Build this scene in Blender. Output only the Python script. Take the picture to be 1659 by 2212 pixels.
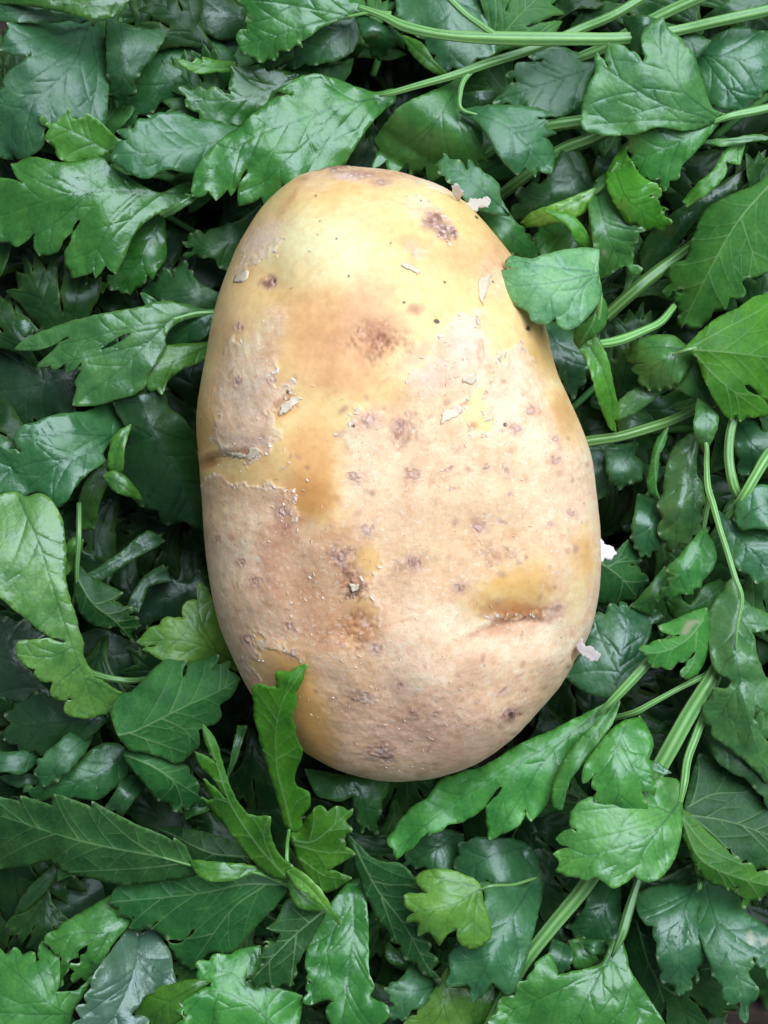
import bpy, math, random
import numpy as np
from mathutils import Vector, noise as mnoise
from mathutils.geometry import delaunay_2d_cdt

random.seed(7)
rng = np.random.default_rng(7)
scene = bpy.context.scene
for o in list(bpy.data.objects):
    bpy.data.objects.remove(o)

# ------------------------------------------------------------------ camera, light, exposure
MM = 0.001
S = 0.100 / 1320.0            # metres per overview pixel on the potato's widest level
ZR = 0.033                    # height of that level above the table
DIST = 0.300
ZC = ZR + DIST                # camera height
W0, H0 = 1659.0, 2212.0

cam_d = bpy.data.cameras.new("camera")
cam = bpy.data.objects.new("camera", cam_d)
scene.collection.objects.link(cam)
cam.location = (0, 0, ZC)
cam.rotation_euler = (0, 0, 0)
cam_d.sensor_fit = 'VERTICAL'
cam_d.sensor_height = 24.0
cam_d.lens = 12.0 / ((H0 * S / 2) / DIST)
cam_d.clip_start = 0.01
cam_d.clip_end = 50.0
cam_d.dof.use_dof = False
scene.camera = cam

world = bpy.data.worlds.new("World")
scene.world = world
world.use_nodes = True
bg = world.node_tree.nodes["Background"]
bg.inputs[0].default_value = (0.62, 0.80, 1.0, 1)
bg.inputs[1].default_value = 0.21


WIN = (0.42, 0.58, 1.12)


def area(name, loc, target, sx, sy, power, color):
    d = bpy.data.lights.new(name, 'AREA')
    d.shape = 'RECTANGLE'
    d.size = sx
    d.size_y = sy
    d.energy = power
    d.color = color
    o = bpy.data.objects.new(name, d)
    scene.collection.objects.link(o)
    o.location = loc
    o.rotation_euler = (Vector(target) - Vector(loc)).to_track_quat('-Z', 'Y').to_euler()
    return o


area("window_light", WIN, (0, 0, 0.03), 1.3, 1.05, 35.0, (0.74, 0.90, 1.0))

vs = scene.view_settings
vs.view_transform = 'Standard'
vs.look = 'None'
vs.exposure = 0.05
vs.gamma = 1.0
vs.use_curve_mapping = False
scene.cycles.max_bounces = 4
scene.cycles.use_adaptive_sampling = True
scene.cycles.adaptive_threshold = 0.03
scene.cycles.adaptive_min_samples = 20
scene.cycles.diffuse_bounces = 3
scene.cycles.glossy_bounces = 2
scene.cycles.transmission_bounces = 3
scene.cycles.transparent_max_bounces = 4


# ------------------------------------------------------------------ small helpers
def srgb(r, g, b):
    f = lambda c: (c / 255 / 12.92) if c / 255 <= 0.04045 else ((c / 255 + 0.055) / 1.055) ** 2.4
    return (f(r), f(g), f(b))


def px_to_world(u, v, z):
    k = S * (ZC - z) / DIST
    return (u - W0 / 2) * k, (H0 / 2 - v) * k


TILES = {
    'O': (0, 0, 1.0), 'A': (0, 0, .5), 'B': (829.5, 0, .5), 'T': (0, 553, 1 / 3), 'C': (1106, 553, 1 / 3),
    'G': (0, 1106, 1 / 3), 'D': (1106, 1106, 1 / 3), 'F': (0, 1591, .5), 'E': (829.5, 1591, .5),
}


def tp(tile, pts):
    ox, oy, s = TILES[tile]
    return [(ox + p[0] * s, oy + p[1] * s) + tuple(p[2:]) for p in pts]


def link(o, parent=None):
    scene.collection.objects.link(o)
    if parent is not None:
        o.parent = parent
    return o


# numpy value noise -------------------------------------------------
def _hash(ix, iy, seed):
    n = (ix.astype(np.int64) * 374761393 + iy.astype(np.int64) * 668265263 + seed * 1442695041) & 0xffffffff
    n = ((n ^ (n >> 13)) * 1274126177) & 0xffffffff
    n = (n ^ (n >> 16)) & 0xffffffff
    return n.astype(np.float64) / 4294967295.0


def vnoise(x, y, seed=0):
    x0 = np.floor(x); y0 = np.floor(y)
    fx = x - x0; fy = y - y0
    fx = fx * fx * (3 - 2 * fx); fy = fy * fy * (3 - 2 * fy)
    a = _hash(x0, y0, seed); b = _hash(x0 + 1, y0, seed)
    c = _hash(x0, y0 + 1, seed); d = _hash(x0 + 1, y0 + 1, seed)
    return (a + (b - a) * fx) * (1 - fy) + (c + (d - c) * fx) * fy - 0.5


def fnoise(x, y, seed=0, octv=4):
    s = 0; a = 1.0; f = 1.0
    for i in range(octv):
        s = s + a * vnoise(x * f + 17.3 * i, y * f - 9.1 * i, seed + i)
        a *= 0.5; f *= 2.03
    return s


def inside(px, py, poly):
    P = np.asarray(poly, float)
    res = np.zeros(px.shape, bool)
    n = len(P)
    for i in range(n):
        x1, y1 = P[i]; x2, y2 = P[(i + 1) % n]
        if y1 == y2:
            continue
        c = ((y1 > py) != (y2 > py)) & (px < (x2 - x1) * (py - y1) / (y2 - y1) + x1)
        res ^= c
    return res


def seg_dist(px, py, line):
    """distance to a polyline, position along it, signed distance"""
    L = np.asarray(line, float)
    A = L[:-1]; Dv = L[1:] - A
    l2 = np.maximum((Dv * Dv).sum(1), 1e-9); sl = np.sqrt(l2); cum = np.concatenate([[0], np.cumsum(sl)]); tot = cum[-1]
    n, m = px.size, len(A)
    best = np.empty(n); tt = np.empty(n); sd = np.empty(n)
    step = max(1, 400000 // m)
    for s in range(0, n, step):
        x = px[s:s + step, None] - A[None, :, 0]; y = py[s:s + step, None] - A[None, :, 1]
        t = np.clip((x * Dv[:, 0] + y * Dv[:, 1]) / l2, 0, 1)
        d2 = (x - t * Dv[:, 0]) ** 2 + (y - t * Dv[:, 1]) ** 2
        k = d2.argmin(1); r = np.arange(len(k))
        dm = np.sqrt(d2[r, k]); best[s:s + step] = dm
        tt[s:s + step] = (cum[k] + t[r, k] * sl[k]) / tot
        sd[s:s + step] = np.sign(Dv[k, 0] * y[r, k] - Dv[k, 1] * x[r, k]) * dm
    return best, tt, sd


def sdf_poly(px, py, poly):
    d, _, _ = seg_dist(px, py, list(poly) + [poly[0]])
    return np.where(inside(px, py, poly), d, -d)


def smooth(a, b, x):
    t = np.clip((x - a) / (b - a), 0, 1)
    return t * t * (3 - 2 * t)


def catmull(pts, n=8):
    P = [np.array(p, float) for p in pts]
    if len(P) < 3:
        return [P[0] + (P[1] - P[0]) * i / n for i in range(n + 1)]
    out = []
    for i in range(len(P) - 1):
        p0 = P[i - 1] if i else 2 * P[0] - P[1]
        p1, p2 = P[i], P[i + 1]
        p3 = P[i + 2] if i + 2 < len(P) else 2 * P[-1] - P[-2]
        for k in range(n):
            t = k / n
            out.append(0.5 * ((2 * p1) + (-p0 + p2) * t + (2 * p0 - 5 * p1 + 4 * p2 - p3) * t * t + (-p0 + 3 * p1 - 3 * p2 + p3) * t ** 3))
    out.append(P[-1])
    return out


# ------------------------------------------------------------------ materials
def nodes_of(name):
    m = bpy.data.materials.new(name)
    m.use_nodes = True
    nt = m.node_tree
    nt.nodes.clear()
    return m, nt, nt.nodes, nt.links


def mixcol(nt, fac, a, b, mode='MIX'):
    n = nt.nodes.new('ShaderNodeMix')
    n.data_type = 'RGBA'; n.blend_type = mode
    for sock, v in ((n.inputs[0], fac), (n.inputs[6], a), (n.inputs[7], b)):
        if hasattr(v, 'is_output'):
            nt.links.new(v, sock)
        elif isinstance(v, (int, float)):
            sock.default_value = v
        else:
            sock.default_value = (v[0], v[1], v[2], 1)
    return n.outputs[2]


def math_node(nt, op, a, b=None, clamp=False):
    n = nt.nodes.new('ShaderNodeMath'); n.operation = op; n.use_clamp = clamp
    for i, v in enumerate((a, b)):
        if v is None: continue
        if hasattr(v, 'is_output'): nt.links.new(v, n.inputs[i])
        else: n.inputs[i].default_value = v
    return n.outputs[0]


def ramp(nt, fac, lo, hi, c0=0.0, c1=1.0):
    n = nt.nodes.new('ShaderNodeMapRange')
    n.inputs[1].default_value = lo; n.inputs[2].default_value = hi
    n.inputs[3].default_value = c0; n.inputs[4].default_value = c1
    nt.links.new(fac, n.inputs[0])
    return n.outputs[0]


def noise_tex(nt, vec, scale, detail=4, rough=0.55, dist=0.0, dim='3D'):
    n = nt.nodes.new('ShaderNodeTexNoise'); n.noise_dimensions = dim
    n.inputs['Scale'].default_value = scale; n.inputs['Detail'].default_value = detail
    n.inputs['Roughness'].default_value = rough; n.inputs['Distortion'].default_value = dist
    nt.links.new(vec, n.inputs['Vector'])
    return n.outputs[0]


def leaf_material(name, under, tone=None):
    m, nt, N, L = nodes_of(name)
    out = N.new('ShaderNodeOutputMaterial')
    tc = N.new('ShaderNodeTexCoord'); vec = tc.outputs['Object']
    oi = N.new('ShaderNodeObjectInfo')
    at = N.new('ShaderNodeAttribute'); at.attribute_name = 'dat'
    sep = N.new('ShaderNodeSeparateColor'); L.new(at.outputs['Color'], sep.inputs[0])
    vein, tip, stain = sep.outputs[0], sep.outputs[1], sep.outputs[2]
    edge = at.outputs['Alpha']
    base = oi.outputs['Color']
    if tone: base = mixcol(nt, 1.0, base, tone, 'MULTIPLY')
    # blotchy tone of the blade
    n1 = noise_tex(nt, vec, 190, 2, dim='2D')
    base = mixcol(nt, ramp(nt, n1, .3, .7), mixcol(nt, 1.0, base, (.68, .80, .80), 'MULTIPLY'), mixcol(nt, 1.0, base, (1.32, 1.16, 1.0), 'MULTIPLY'))
    n2 = noise_tex(nt, vec, 1700, 1, dim='2D')
    base = mixcol(nt, ramp(nt, n2, .35, .7, 0, .45), base, mixcol(nt, 1.0, base, (1.4, 1.4, 1.15), 'MULTIPLY'))
    # net of the smallest veins
    vo = N.new('ShaderNodeTexVoronoi'); vo.voronoi_dimensions = '2D'; vo.feature = 'DISTANCE_TO_EDGE'; vo.inputs['Scale'].default_value = 620
    L.new(vec, vo.inputs['Vector'])
    net = ramp(nt, vo.outputs['Distance'], 0.0, 0.12, 1, 0)
    if under:
        vcol = mixcol(nt, .70, base, (.34, .48, .20))
        base = mixcol(nt, math_node(nt, 'MULTIPLY', net, .08), base, vcol)
    else:
        vcol = mixcol(nt, 1.0, base, (.20, .32, .40), 'MULTIPLY')
        base = mixcol(nt, math_node(nt, 'MULTIPLY', net, .16), base, vcol)
    base = mixcol(nt, math_node(nt, 'MULTIPLY', vein, .72), base, vcol)
    base = mixcol(nt, math_node(nt, 'MULTIPLY', edge, .22), base, mixcol(nt, .6, base, (.30, .42, .10)))
    base = mixcol(nt, math_node(nt, 'MULTIPLY', tip, .62), base, (.66, .74, .42))
    base = mixcol(nt, stain, base, (.36, .34, .20))
    p = N.new('ShaderNodeBsdfPrincipled')
    L.new(base, p.inputs['Base Color'])
    if not tone:
        h = math_node(nt, 'ADD', math_node(nt, 'MULTIPLY', vo.outputs['Distance'], .85 if not under else -.4), math_node(nt, 'MULTIPLY', n2, .60))
        bmp = N.new('ShaderNodeBump'); bmp.inputs['Strength'].default_value = .30; bmp.inputs['Distance'].default_value = .00018
        L.new(h, bmp.inputs['Height']); L.new(bmp.outputs[0], p.inputs['Normal'])
    r = ramp(nt, n1, .3, .7, .30, .44) if not under else ramp(nt, n1, .3, .7, .46, .58)
    r = math_node(nt, 'ADD', r, ramp(nt, oi.outputs['Random'], 0, 1, -.04, .12))
    L.new(r, p.inputs['Roughness'])
    p.inputs['IOR'].default_value = 1.82 if not under else 1.42
    if tone: p.inputs['IOR'].default_value = 1.40
    tr = N.new('ShaderNodeBsdfTranslucent')
    L.new(mixcol(nt, 1.0, base, (1.9, 1.75, .6), 'MULTIPLY'), tr.inputs[0])
    mx = N.new('ShaderNodeMixShader'); mx.inputs[0].default_value = .30
    L.new(p.outputs[0], mx.inputs[1]); L.new(tr.outputs[0], mx.inputs[2])
    L.new(mx.outputs[0], out.inputs[0])
    return m


def stem_material():
    m, nt, N, L = nodes_of('parsley_stem')
    out = N.new('ShaderNodeOutputMaterial')
    tc = N.new('ShaderNodeTexCoord'); vec = tc.outputs['Object']
    oi = N.new('ShaderNodeObjectInfo')
    at = N.new('ShaderNodeAttribute'); at.attribute_name = 'rib'
    base = mixcol(nt, ramp(nt, at.outputs['Fac'], 0, 1), mixcol(nt, 1.0, oi.outputs['Color'], (.50, .66, .52), 'MULTIPLY'), mixcol(nt, 1.0, oi.outputs['Color'], (1.5, 1.35, 1.3), 'MULTIPLY'))
    n1 = noise_tex(nt, vec, 260, 4)
    base = mixcol(nt, ramp(nt, n1, .3, .7, 0, .5), base, mixcol(nt, 1.0, base, (1.35, 1.25, 1.0), 'MULTIPLY'))
    bmp = N.new('ShaderNodeBump'); bmp.inputs['Strength'].default_value = .3; bmp.inputs['Distance'].default_value = .0002
    L.new(noise_tex(nt, vec, 900, 3), bmp.inputs['Height'])
    p = N.new('ShaderNodeBsdfPrincipled')
    L.new(base, p.inputs['Base Color']); L.new(bmp.outputs[0], p.inputs['Normal'])
    p.inputs['Roughness'].default_value = .30
    p.inputs['IOR'].default_value = 1.45
    L.new(p.outputs[0], out.inputs[0])
    return m


SSS = 0.15


def potato_material():
    m, nt, N, L = nodes_of('potato_skin')
    out = N.new('ShaderNodeOutputMaterial')
    tc = N.new('ShaderNodeTexCoord'); vec = tc.outputs['Object']
    at = N.new('ShaderNodeAttribute'); at.attribute_name = 'col'
    base = at.outputs['Color']; skin = at.outputs['Alpha']
    n1 = noise_tex(nt, vec, 700, 5, .65)
    base = mixcol(nt, ramp(nt, n1, .40, .70, 0, .42), base, mixcol(nt, 1.0, base, (.78, .62, .52), 'MULTIPLY'))
    n0 = noise_tex(nt, vec, 230, 4, .7)
    base = mixcol(nt, math_node(nt, 'MULTIPLY', ramp(nt, n0, .48, .70), math_node(nt, 'ADD', math_node(nt, 'MULTIPLY', skin, .30), .14)), base, mixcol(nt, 1.0, base, (.80, .58, .46), 'MULTIPLY'))
    n2 = noise_tex(nt, vec, 2400, 3, .6)
    sp = math_node(nt, 'MULTIPLY', ramp(nt, n2, .60, .72), math_node(nt, 'ADD', math_node(nt, 'MULTIPLY', skin, .35), .08))
    base = mixcol(nt, sp, base, (.30, .17, .10))
    n4 = noise_tex(nt, vec, 1500, 2, .5)
    base = mixcol(nt, math_node(nt, 'MULTIPLY', ramp(nt, n4, .60, .70), math_node(nt, 'MULTIPLY', skin, .45)), base, (.86, .74, .62))
    p = N.new('ShaderNodeBsdfPrincipled')
    L.new(base, p.inputs['Base Color'])
    L.new(math_node(nt, 'ADD', math_node(nt, 'MULTIPLY', skin, .22), .52), p.inputs['Roughness'])
    h = math_node(nt, 'ADD', math_node(nt, 'MULTIPLY', n1, .8), math_node(nt, 'MULTIPLY', n2, .35))
    bmp = N.new('ShaderNodeBump'); bmp.inputs['Distance'].default_value = .00022
    L.new(math_node(nt, 'ADD', math_node(nt, 'MULTIPLY', skin, .55), .18), bmp.inputs['Strength'])
    L.new(h, bmp.inputs['Height']); L.new(bmp.outputs[0], p.inputs['Normal'])
    p.inputs['IOR'].default_value = 1.36
    p.inputs['Subsurface Weight'].default_value = SSS
    p.inputs['Subsurface Radius'].default_value = (1.0, .55, .25)
    p.inputs['Subsurface Scale'].default_value = .0018
    L.new(p.outputs[0], out.inputs[0])
    return m


def flake_material():
    m, nt, N, L = nodes_of('dry_potato_skin')
    out = N.new('ShaderNodeOutputMaterial')
    tc = N.new('ShaderNodeTexCoord'); vec = tc.outputs['Object']
    oi = N.new('ShaderNodeObjectInfo')
    n1 = noise_tex(nt, vec, 900, 5, .7)
    base = mixcol(nt, ramp(nt, n1, .3, .7), mixcol(nt, 1.0, oi.outputs['Color'], (.88, .82, .78), 'MULTIPLY'), oi.outputs['Color'])
    bmp = N.new('ShaderNodeBump'); bmp.inputs['Strength'].default_value = .6; bmp.inputs['Distance'].default_value = .0002
    L.new(n1, bmp.inputs['Height'])
    p = N.new('ShaderNodeBsdfPrincipled')
    L.new(base, p.inputs['Base Color']); L.new(bmp.outputs[0], p.inputs['Normal'])
    p.inputs['Roughness'].default_value = .55
    tr = N.new('ShaderNodeBsdfTranslucent'); L.new(base, tr.inputs[0])
    mx = N.new('ShaderNodeMixShader'); mx.inputs[0].default_value = .12
    L.new(p.outputs[0], mx.inputs[1]); L.new(tr.outputs[0], mx.inputs[2])
    L.new(mx.outputs[0], out.inputs[0])
    return m


def table_material():
    m, nt, N, L = nodes_of('dark_wood')
    out = N.new('ShaderNodeOutputMaterial')
    tc = N.new('ShaderNodeTexCoord')
    mp = N.new('ShaderNodeMapping'); mp.inputs['Scale'].default_value = (12, 90, 12); L.new(tc.outputs['Object'], mp.inputs[0])
    n1 = noise_tex(nt, mp.outputs[0], 2.0, 6, .6, .6)
    base = mixcol(nt, ramp(nt, n1, .3, .7), (.020, .012, .010), (.070, .044, .036))
    p = N.new('ShaderNodeBsdfPrincipled')
    L.new(base, p.inputs['Base Color']); p.inputs['Roughness'].default_value = .8; p.inputs['IOR'].default_value = 1.2
    bmp = N.new('ShaderNodeBump'); bmp.inputs['Strength'].default_value = .2; bmp.inputs['Distance'].default_value = .0005
    L.new(n1, bmp.inputs['Height']); L.new(bmp.outputs[0], p.inputs['Normal'])
    L.new(p.outputs[0], out.inputs[0])
    return m


M_TOP = leaf_material('parsley_leaf_upper', False)
M_UND = leaf_material('parsley_leaf_lower', True)
M_FILL = [leaf_material('parsley_leaf_deep_%s' % n, u_, (t_, t_ * 1.02, t_ * .95)) for n, u_, t_ in (('dark', False, .38), ('mid', False, .70), ('light', True, 1.1))]  # darker copies put the shade of the deep heap into the leaf colour
M_STEM = stem_material()
M_POT = potato_material()
M_FLK = flake_material()
M_TAB = table_material()

# ------------------------------------------------------------------ table
me = bpy.data.meshes.new('table_top')
tw, tt_ = .6, .02
me.from_pydata([(-tw, -tw, -tt_), (tw, -tw, -tt_), (tw, tw, -tt_), (-tw, tw, -tt_), (-tw, -tw, 0), (tw, -tw, 0), (tw, tw, 0), (-tw, tw, 0)], [],
               [(3, 2, 1, 0), (4, 5, 6, 7), (0, 1, 5, 4), (1, 2, 6, 5), (2, 3, 7, 6), (3, 0, 4, 7)])
me.materials.append(M_TAB)
tab = link(bpy.data.objects.new('table_top', me))
tab['kind'] = 'structure'
tab['label'] = 'dark brown wooden table top under the parsley'

# ------------------------------------------------------------------ leaf builder
PAL = {
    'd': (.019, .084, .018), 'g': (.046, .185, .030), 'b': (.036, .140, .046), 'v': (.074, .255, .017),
    'y': (.150, .335, .034), 'p': (.078, .225, .056), 'o': (.050, .150, .017), 'k': (.010, .036, .011), 't': (.026, .115, .030),  # 'k' is near black: shade of the hollows put into the leaf colour
}


def round_outline(pts, step=4.5, teeth=4.0):
    """resample a traced outline: rounded between corners, sharp teeth and notches kept"""
    P = [np.array(p, float) for p in pts]
    n = len(P)
    sharp, tipv = [], []
    area2 = sum(P[i][0] * P[(i + 1) % n][1] - P[(i + 1) % n][0] * P[i][1] for i in range(n))
    for i in range(n):
        a = P[i - 1] - P[i]; b = P[(i + 1) % n] - P[i]
        la, lb = np.hypot(*a), np.hypot(*b)
        ang = math.degrees(math.acos(max(-1, min(1, float(a @ b) / max(la * lb, 1e-9)))))
        cr = (-a[0]) * b[1] - (-a[1]) * b[0]
        convex = cr * area2 > 0
        sharp.append(ang < 118)
        tipv.append(convex and ang < 112)
    P0 = [q.copy() for q in P]
    for i in range(n):
        if not sharp[i]: continue
        a = P0[i - 1] - P0[i]; b = P0[(i + 1) % n] - P0[i]
        la, lb = np.hypot(*a), np.hypot(*b)
        bi = a / max(la, 1e-6) + b / max(lb, 1e-6)
        lbi = np.hypot(*bi)
        if lbi < .05: continue
        P[i] = P0[i] - bi / lbi * min(teeth * (1.5 if tipv[i] else 1.0), .26 * min(la, lb))
    out, tips = [], []
    for i in range(n):
        p1, p2 = P[i], P[(i + 1) % n]
        d = p2 - p1; l = np.hypot(*d)
        m1 = (p2 - P[i - 1]) * .5 if not sharp[i] else d.copy()
        m2 = (P[(i + 2) % n] - p1) * .5 if not sharp[(i + 1) % n] else d.copy()
        for m in (m1, m2):
            lm = np.hypot(*m)
            if lm > l: m *= l / lm
        nrm = np.array([d[1], -d[0]]) * (1 if area2 > 0 else -1)
        if sharp[i]: m1 = m1 + nrm * (.30 if not tipv[i] else .10)
        if sharp[(i + 1) % n]: m2 = m2 - nrm * (.30 if not tipv[(i + 1) % n] else .10)
        k = max(2, int(l / step))
        for j in range(k):
            t = j / k
            h = (2 * t ** 3 - 3 * t * t + 1) * p1 + (t ** 3 - 2 * t * t + t) * m1 + (-2 * t ** 3 + 3 * t * t) * p2 + (t ** 3 - t * t) * m2
            out.append(h)
            tips.append(1.0 if (j == 0 and tipv[i]) else 0.0)
    return out, tips


LEAF_STATS = [0, 0]


def leaf(parent, tile, pts, ribs, z=(28, 29, 26), e=(-2, -2), col='g', und=False, wav=.55, stains=(), holes=(), tips=True, sh=None, mul=1.0, grid=9.0, label=None, raw=False, scal=1.0):
    pts = tp(tile, pts)
    ribs = [tp(tile, r) for r in (ribs if isinstance(ribs[0], list) else [ribs])]
    stains = tp(tile, stains)
    holes = [tp(tile, h) for h in holes]
    seed = LEAF_STATS[0] * 13 + 5
    LEAF_STATS[0] += 1
    out, tipf = round_outline(pts, 4.0, 4.5)
    out = np.array(out)
    # a hair of spread so that neighbouring blades overlap
    tg = np.roll(out, -2, 0) - np.roll(out, 2, 0); tl = np.maximum(np.hypot(*tg.T), 1e-6)
    ar = np.sum(out[:, 0] * np.roll(out[:, 1], -1) - np.roll(out[:, 0], -1) * out[:, 1])
    out = out + np.stack([tg[:, 1], -tg[:, 0]], 1) / tl[:, None] * (2.2 if ar > 0 else -2.2)
    ntip = int(sum(1 for q_ in tipf if q_ > 0))
    if len(pts) >= 22: scal = scal * .3
    rl_ = sum(math.hypot(ribs[0][i + 1][0] - ribs[0][i][0], ribs[0][i + 1][1] - ribs[0][i][1]) for i in range(len(ribs[0]) - 1))
    if abs(ar) / 2 / max(rl_, 1) < 52: scal = 0
    if ntip < 7 and not raw and scal > 0:
        r0 = np.array(catmull(ribs[0], 8))
        _, ts, _ = seg_dist(out[:, 0], out[:, 1], r0)
        seg = np.hypot(*(np.roll(out, -1, 0) - out).T); s_ = np.concatenate([[0], np.cumsum(seg)[:-1]])
        size = math.sqrt(abs(ar) / 2)
        wl = max(26.0, min(60.0, size * .36)) * (1 + .9 * vnoise(s_ / 60.0, s_ * 0, seed + 60))
        ph_ = np.cumsum(seg / wl) + random.random()
        fr = ph_ - np.floor(ph_)
        prof = np.abs(np.sin(math.pi * fr ** 1.25)) ** .7 * (1 + .8 * vnoise(s_ / 45.0, s_ * 0 + 3, seed + 61))
        amp = scal * min(11.0, size * .07) * smooth(.45, .75, ts)
        tg = np.roll(out, -2, 0) - np.roll(out, 2, 0); tl = np.maximum(np.hypot(*tg.T), 1e-6)
        nrm_ = np.stack([tg[:, 1], -tg[:, 0]], 1) / tl[:, None] * (1 if ar > 0 else -1)
        out = out + nrm_ * (amp * (prof * 1.5 - 1.0))[:, None]
        tipf = [1.0 if (tipf[i] > 0 or (amp[i] > 4 and abs(fr[i] - .5) < .06)) else 0.0 for i in range(len(out))]
        last = -9
        for i in range(len(out)):
            if tipf[i] > 0:
                if i - last < 3: tipf[i] = 0.0
                else: last = i
    out += np.stack([vnoise(out[:, 0] * .11, out[:, 1] * .11, seed), vnoise(out[:, 0] * .11, out[:, 1] * .11, seed + 1)], 1) * 2.6
    # ---- veins
    veins = []          # (polyline, half width at start, at end)
    rib_s = [np.array(catmull(r, 8)) for r in ribs]
    for i, r in enumerate(rib_s):
        veins.append((r, 3.6 if i == 0 else 3.0, 1.6))
    tip_pts = [out[i] for i in range(len(out)) if tipf[i] > 0]
    starts = {}

    def lateral(ri, t0, end, hw=2.3):
        r = rib_s[ri]
        k = t0 * (len(r) - 1); a = int(k)
        a = min(a, len(r) - 2)
        p = r[a] + (r[a + 1] - r[a]) * (k - a)
        tan = r[a + 1] - r[a]; tan = tan / max(np.hypot(*tan), 1e-6)
        ln = np.hypot(*(end - p))
        c = p + (end - p) * .45 + tan * ln * .13
        q = [(1 - t) ** 2 * p + 2 * t * (1 - t) * c + t * t * end for t in np.linspace(0, 1, max(4, int(ln / 7)))]
        q = np.array(q)
        for (line, *_r) in veins:
            if line is r: continue
            dq, _, _ = seg_dist(q[:, 0], q[:, 1], line)
            bad = np.nonzero((dq < 7.0) & (np.arange(len(q)) > len(q) * .18))[0]
            if len(bad): q = q[:max(2, bad[0])]
        if len(q) >= 3: veins.append((q, hw, 1.2))
        return q

    for T in tip_pts:
        best = None
        for ri, r in enumerate(rib_s):
            d, t, sd = seg_dist(np.array([T[0]]), np.array([T[1]]), r)
            if best is None or d[0] < best[0]:
                best = (d[0], t[0], sd[0], ri)
        d, t, sd, ri = best
        if d < 12: continue
        Lr = np.hypot(*(rib_s[ri][1:] - rib_s[ri][:-1]).T).sum()
        t0 = max(.04, min(.93, t - .75 * d / Lr))
        key = (ri, sd > 0)
        if any(abs(t0 - q) * Lr < 14 for q in starts.get(key, [])): continue
        starts.setdefault(key, []).append(t0)
        lateral(ri, t0, T * .96 + rib_s[ri][min(len(rib_s[ri]) - 1, int(t0 * len(rib_s[ri])))] * .04)
    for ri, r in enumerate(rib_s):
        Lr = np.hypot(*(r[1:] - r[:-1]).T).sum()
        nl = max(2, int(Lr / (52 if ri == 0 else 80)))
        for j in range(nl):
            for sg in (-1, 1):
                t0 = (j + .55 + .25 * sg * .8 + random.uniform(-.12, .12)) / (nl + .4)
                if not .05 < t0 < .92: continue
                key = (ri, sg > 0)
                if any(abs(t0 - q) * Lr < 30 for q in starts.get(key, [])): continue
                a = min(int(t0 * (len(r) - 1)), len(r) - 2)
                tan = r[a + 1] - r[a]; tan /= max(np.hypot(*tan), 1e-6)
                an = math.radians(random.uniform(36, 50)) * sg
                dr = np.array([tan[0] * math.cos(an) - tan[1] * math.sin(an), tan[0] * math.sin(an) + tan[1] * math.cos(an)])
                ls = np.arange(8, 260, 4.0)
                qx, qy = r[a][0] + dr[0] * ls, r[a][1] + dr[1] * ls
                ok = inside(qx, qy, out)
                kk = np.argmin(ok) if not ok.all() else len(ls) - 1
                ln = ls[kk] * .86
                if ln < 22: continue
                starts.setdefault(key, []).append(t0)
                q = lateral(ri, t0, r[a] + dr * ln, 1.5)
                if ln > 60 and len(q) > 6 and random.random() < .5:     # one fork
                    m = q[int(len(q) * .5)]
                    an2 = math.radians(random.uniform(25, 45)) * random.choice((-1, 1))
                    d2 = np.array([dr[0] * math.cos(an2) - dr[1] * math.sin(an2), dr[0] * math.sin(an2) + dr[1] * math.cos(an2)])
                    veins.append((np.array([m + d2 * s for s in np.linspace(0, ln * .36, 6)]), 1.5, .9))
    # ---- points
    allp = [tuple(p) for p in out]
    nb = len(allp)
    bx0, by0 = out.min(0); bx1, by1 = out.max(0)
    gx = np.arange(bx0, bx1 + grid, grid); gy = np.arange(by0, by1 + grid, grid * .87)
    GX, GY = np.meshgrid(gx, gy)
    GX = GX + (np.arange(len(gy)) % 2)[:, None] * grid * .5
    GX = GX.ravel() + rng.uniform(-1.6, 1.6, GX.size); GY = GY.ravel() + rng.uniform(-1.6, 1.6, GY.size)
    vdist = np.full(GX.shape, 1e9)
    vp = []
    for (line, h0, h1) in veins:
        d, _, _ = seg_dist(GX, GY, line)
        vdist = np.minimum(vdist, d)
        L_ = np.hypot(*(line[1:] - line[:-1]).T); cum = np.concatenate([[0], np.cumsum(L_)])
        n = max(3, int(cum[-1] / 5.5))
        s = np.linspace(0, cum[-1], n)
        X = np.interp(s, cum, line[:, 0]); Y = np.interp(s, cum, line[:, 1])
        tx = np.gradient(X); ty = np.gradient(Y); l = np.maximum(np.hypot(tx, ty), 1e-6)
        hw = np.interp(s, [0, cum[-1]], [h0, h1])
        vp.append(np.stack([X, Y], 1))
        for sg in (-1, 1):
            vp.append(np.stack([X - ty / l * hw * sg, Y + tx / l * hw * sg], 1))
    d_out, _, _ = seg_dist(GX, GY, np.vstack([out, out[:1]]))
    ok = inside(GX, GY, out) & (vdist > 4.5) & (d_out > 3.0)
    grid_pts = np.stack([GX[ok], GY[ok]], 1)
    VP = np.vstack(vp)
    d_o, _, _ = seg_dist(VP[:, 0], VP[:, 1], np.vstack([out, out[:1]]))
    VP = VP[inside(VP[:, 0], VP[:, 1], out) & (d_o > 1.5)]
    co = [Vector(p) for p in allp] + [Vector(p) for p in VP] + [Vector(p) for p in grid_pts]
    edges = [(i, (i + 1) % nb) for i in range(nb)]
    hole_e = []
    for h in holes:
        s0 = len(co); hp = round_outline(h, 5)[0]
        co += [Vector(p) for p in hp]
        edges += [(s0 + i, s0 + (i + 1) % len(hp)) for i in range(len(hp))]
    r = delaunay_2d_cdt(co, edges, [], 0, 1e-3)
    vx = np.array([(v[0], v[1]) for v in r[0]])
    fc = np.array([f for f in r[2] if len(f) == 3])
    cen = vx[fc].mean(1)
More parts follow.
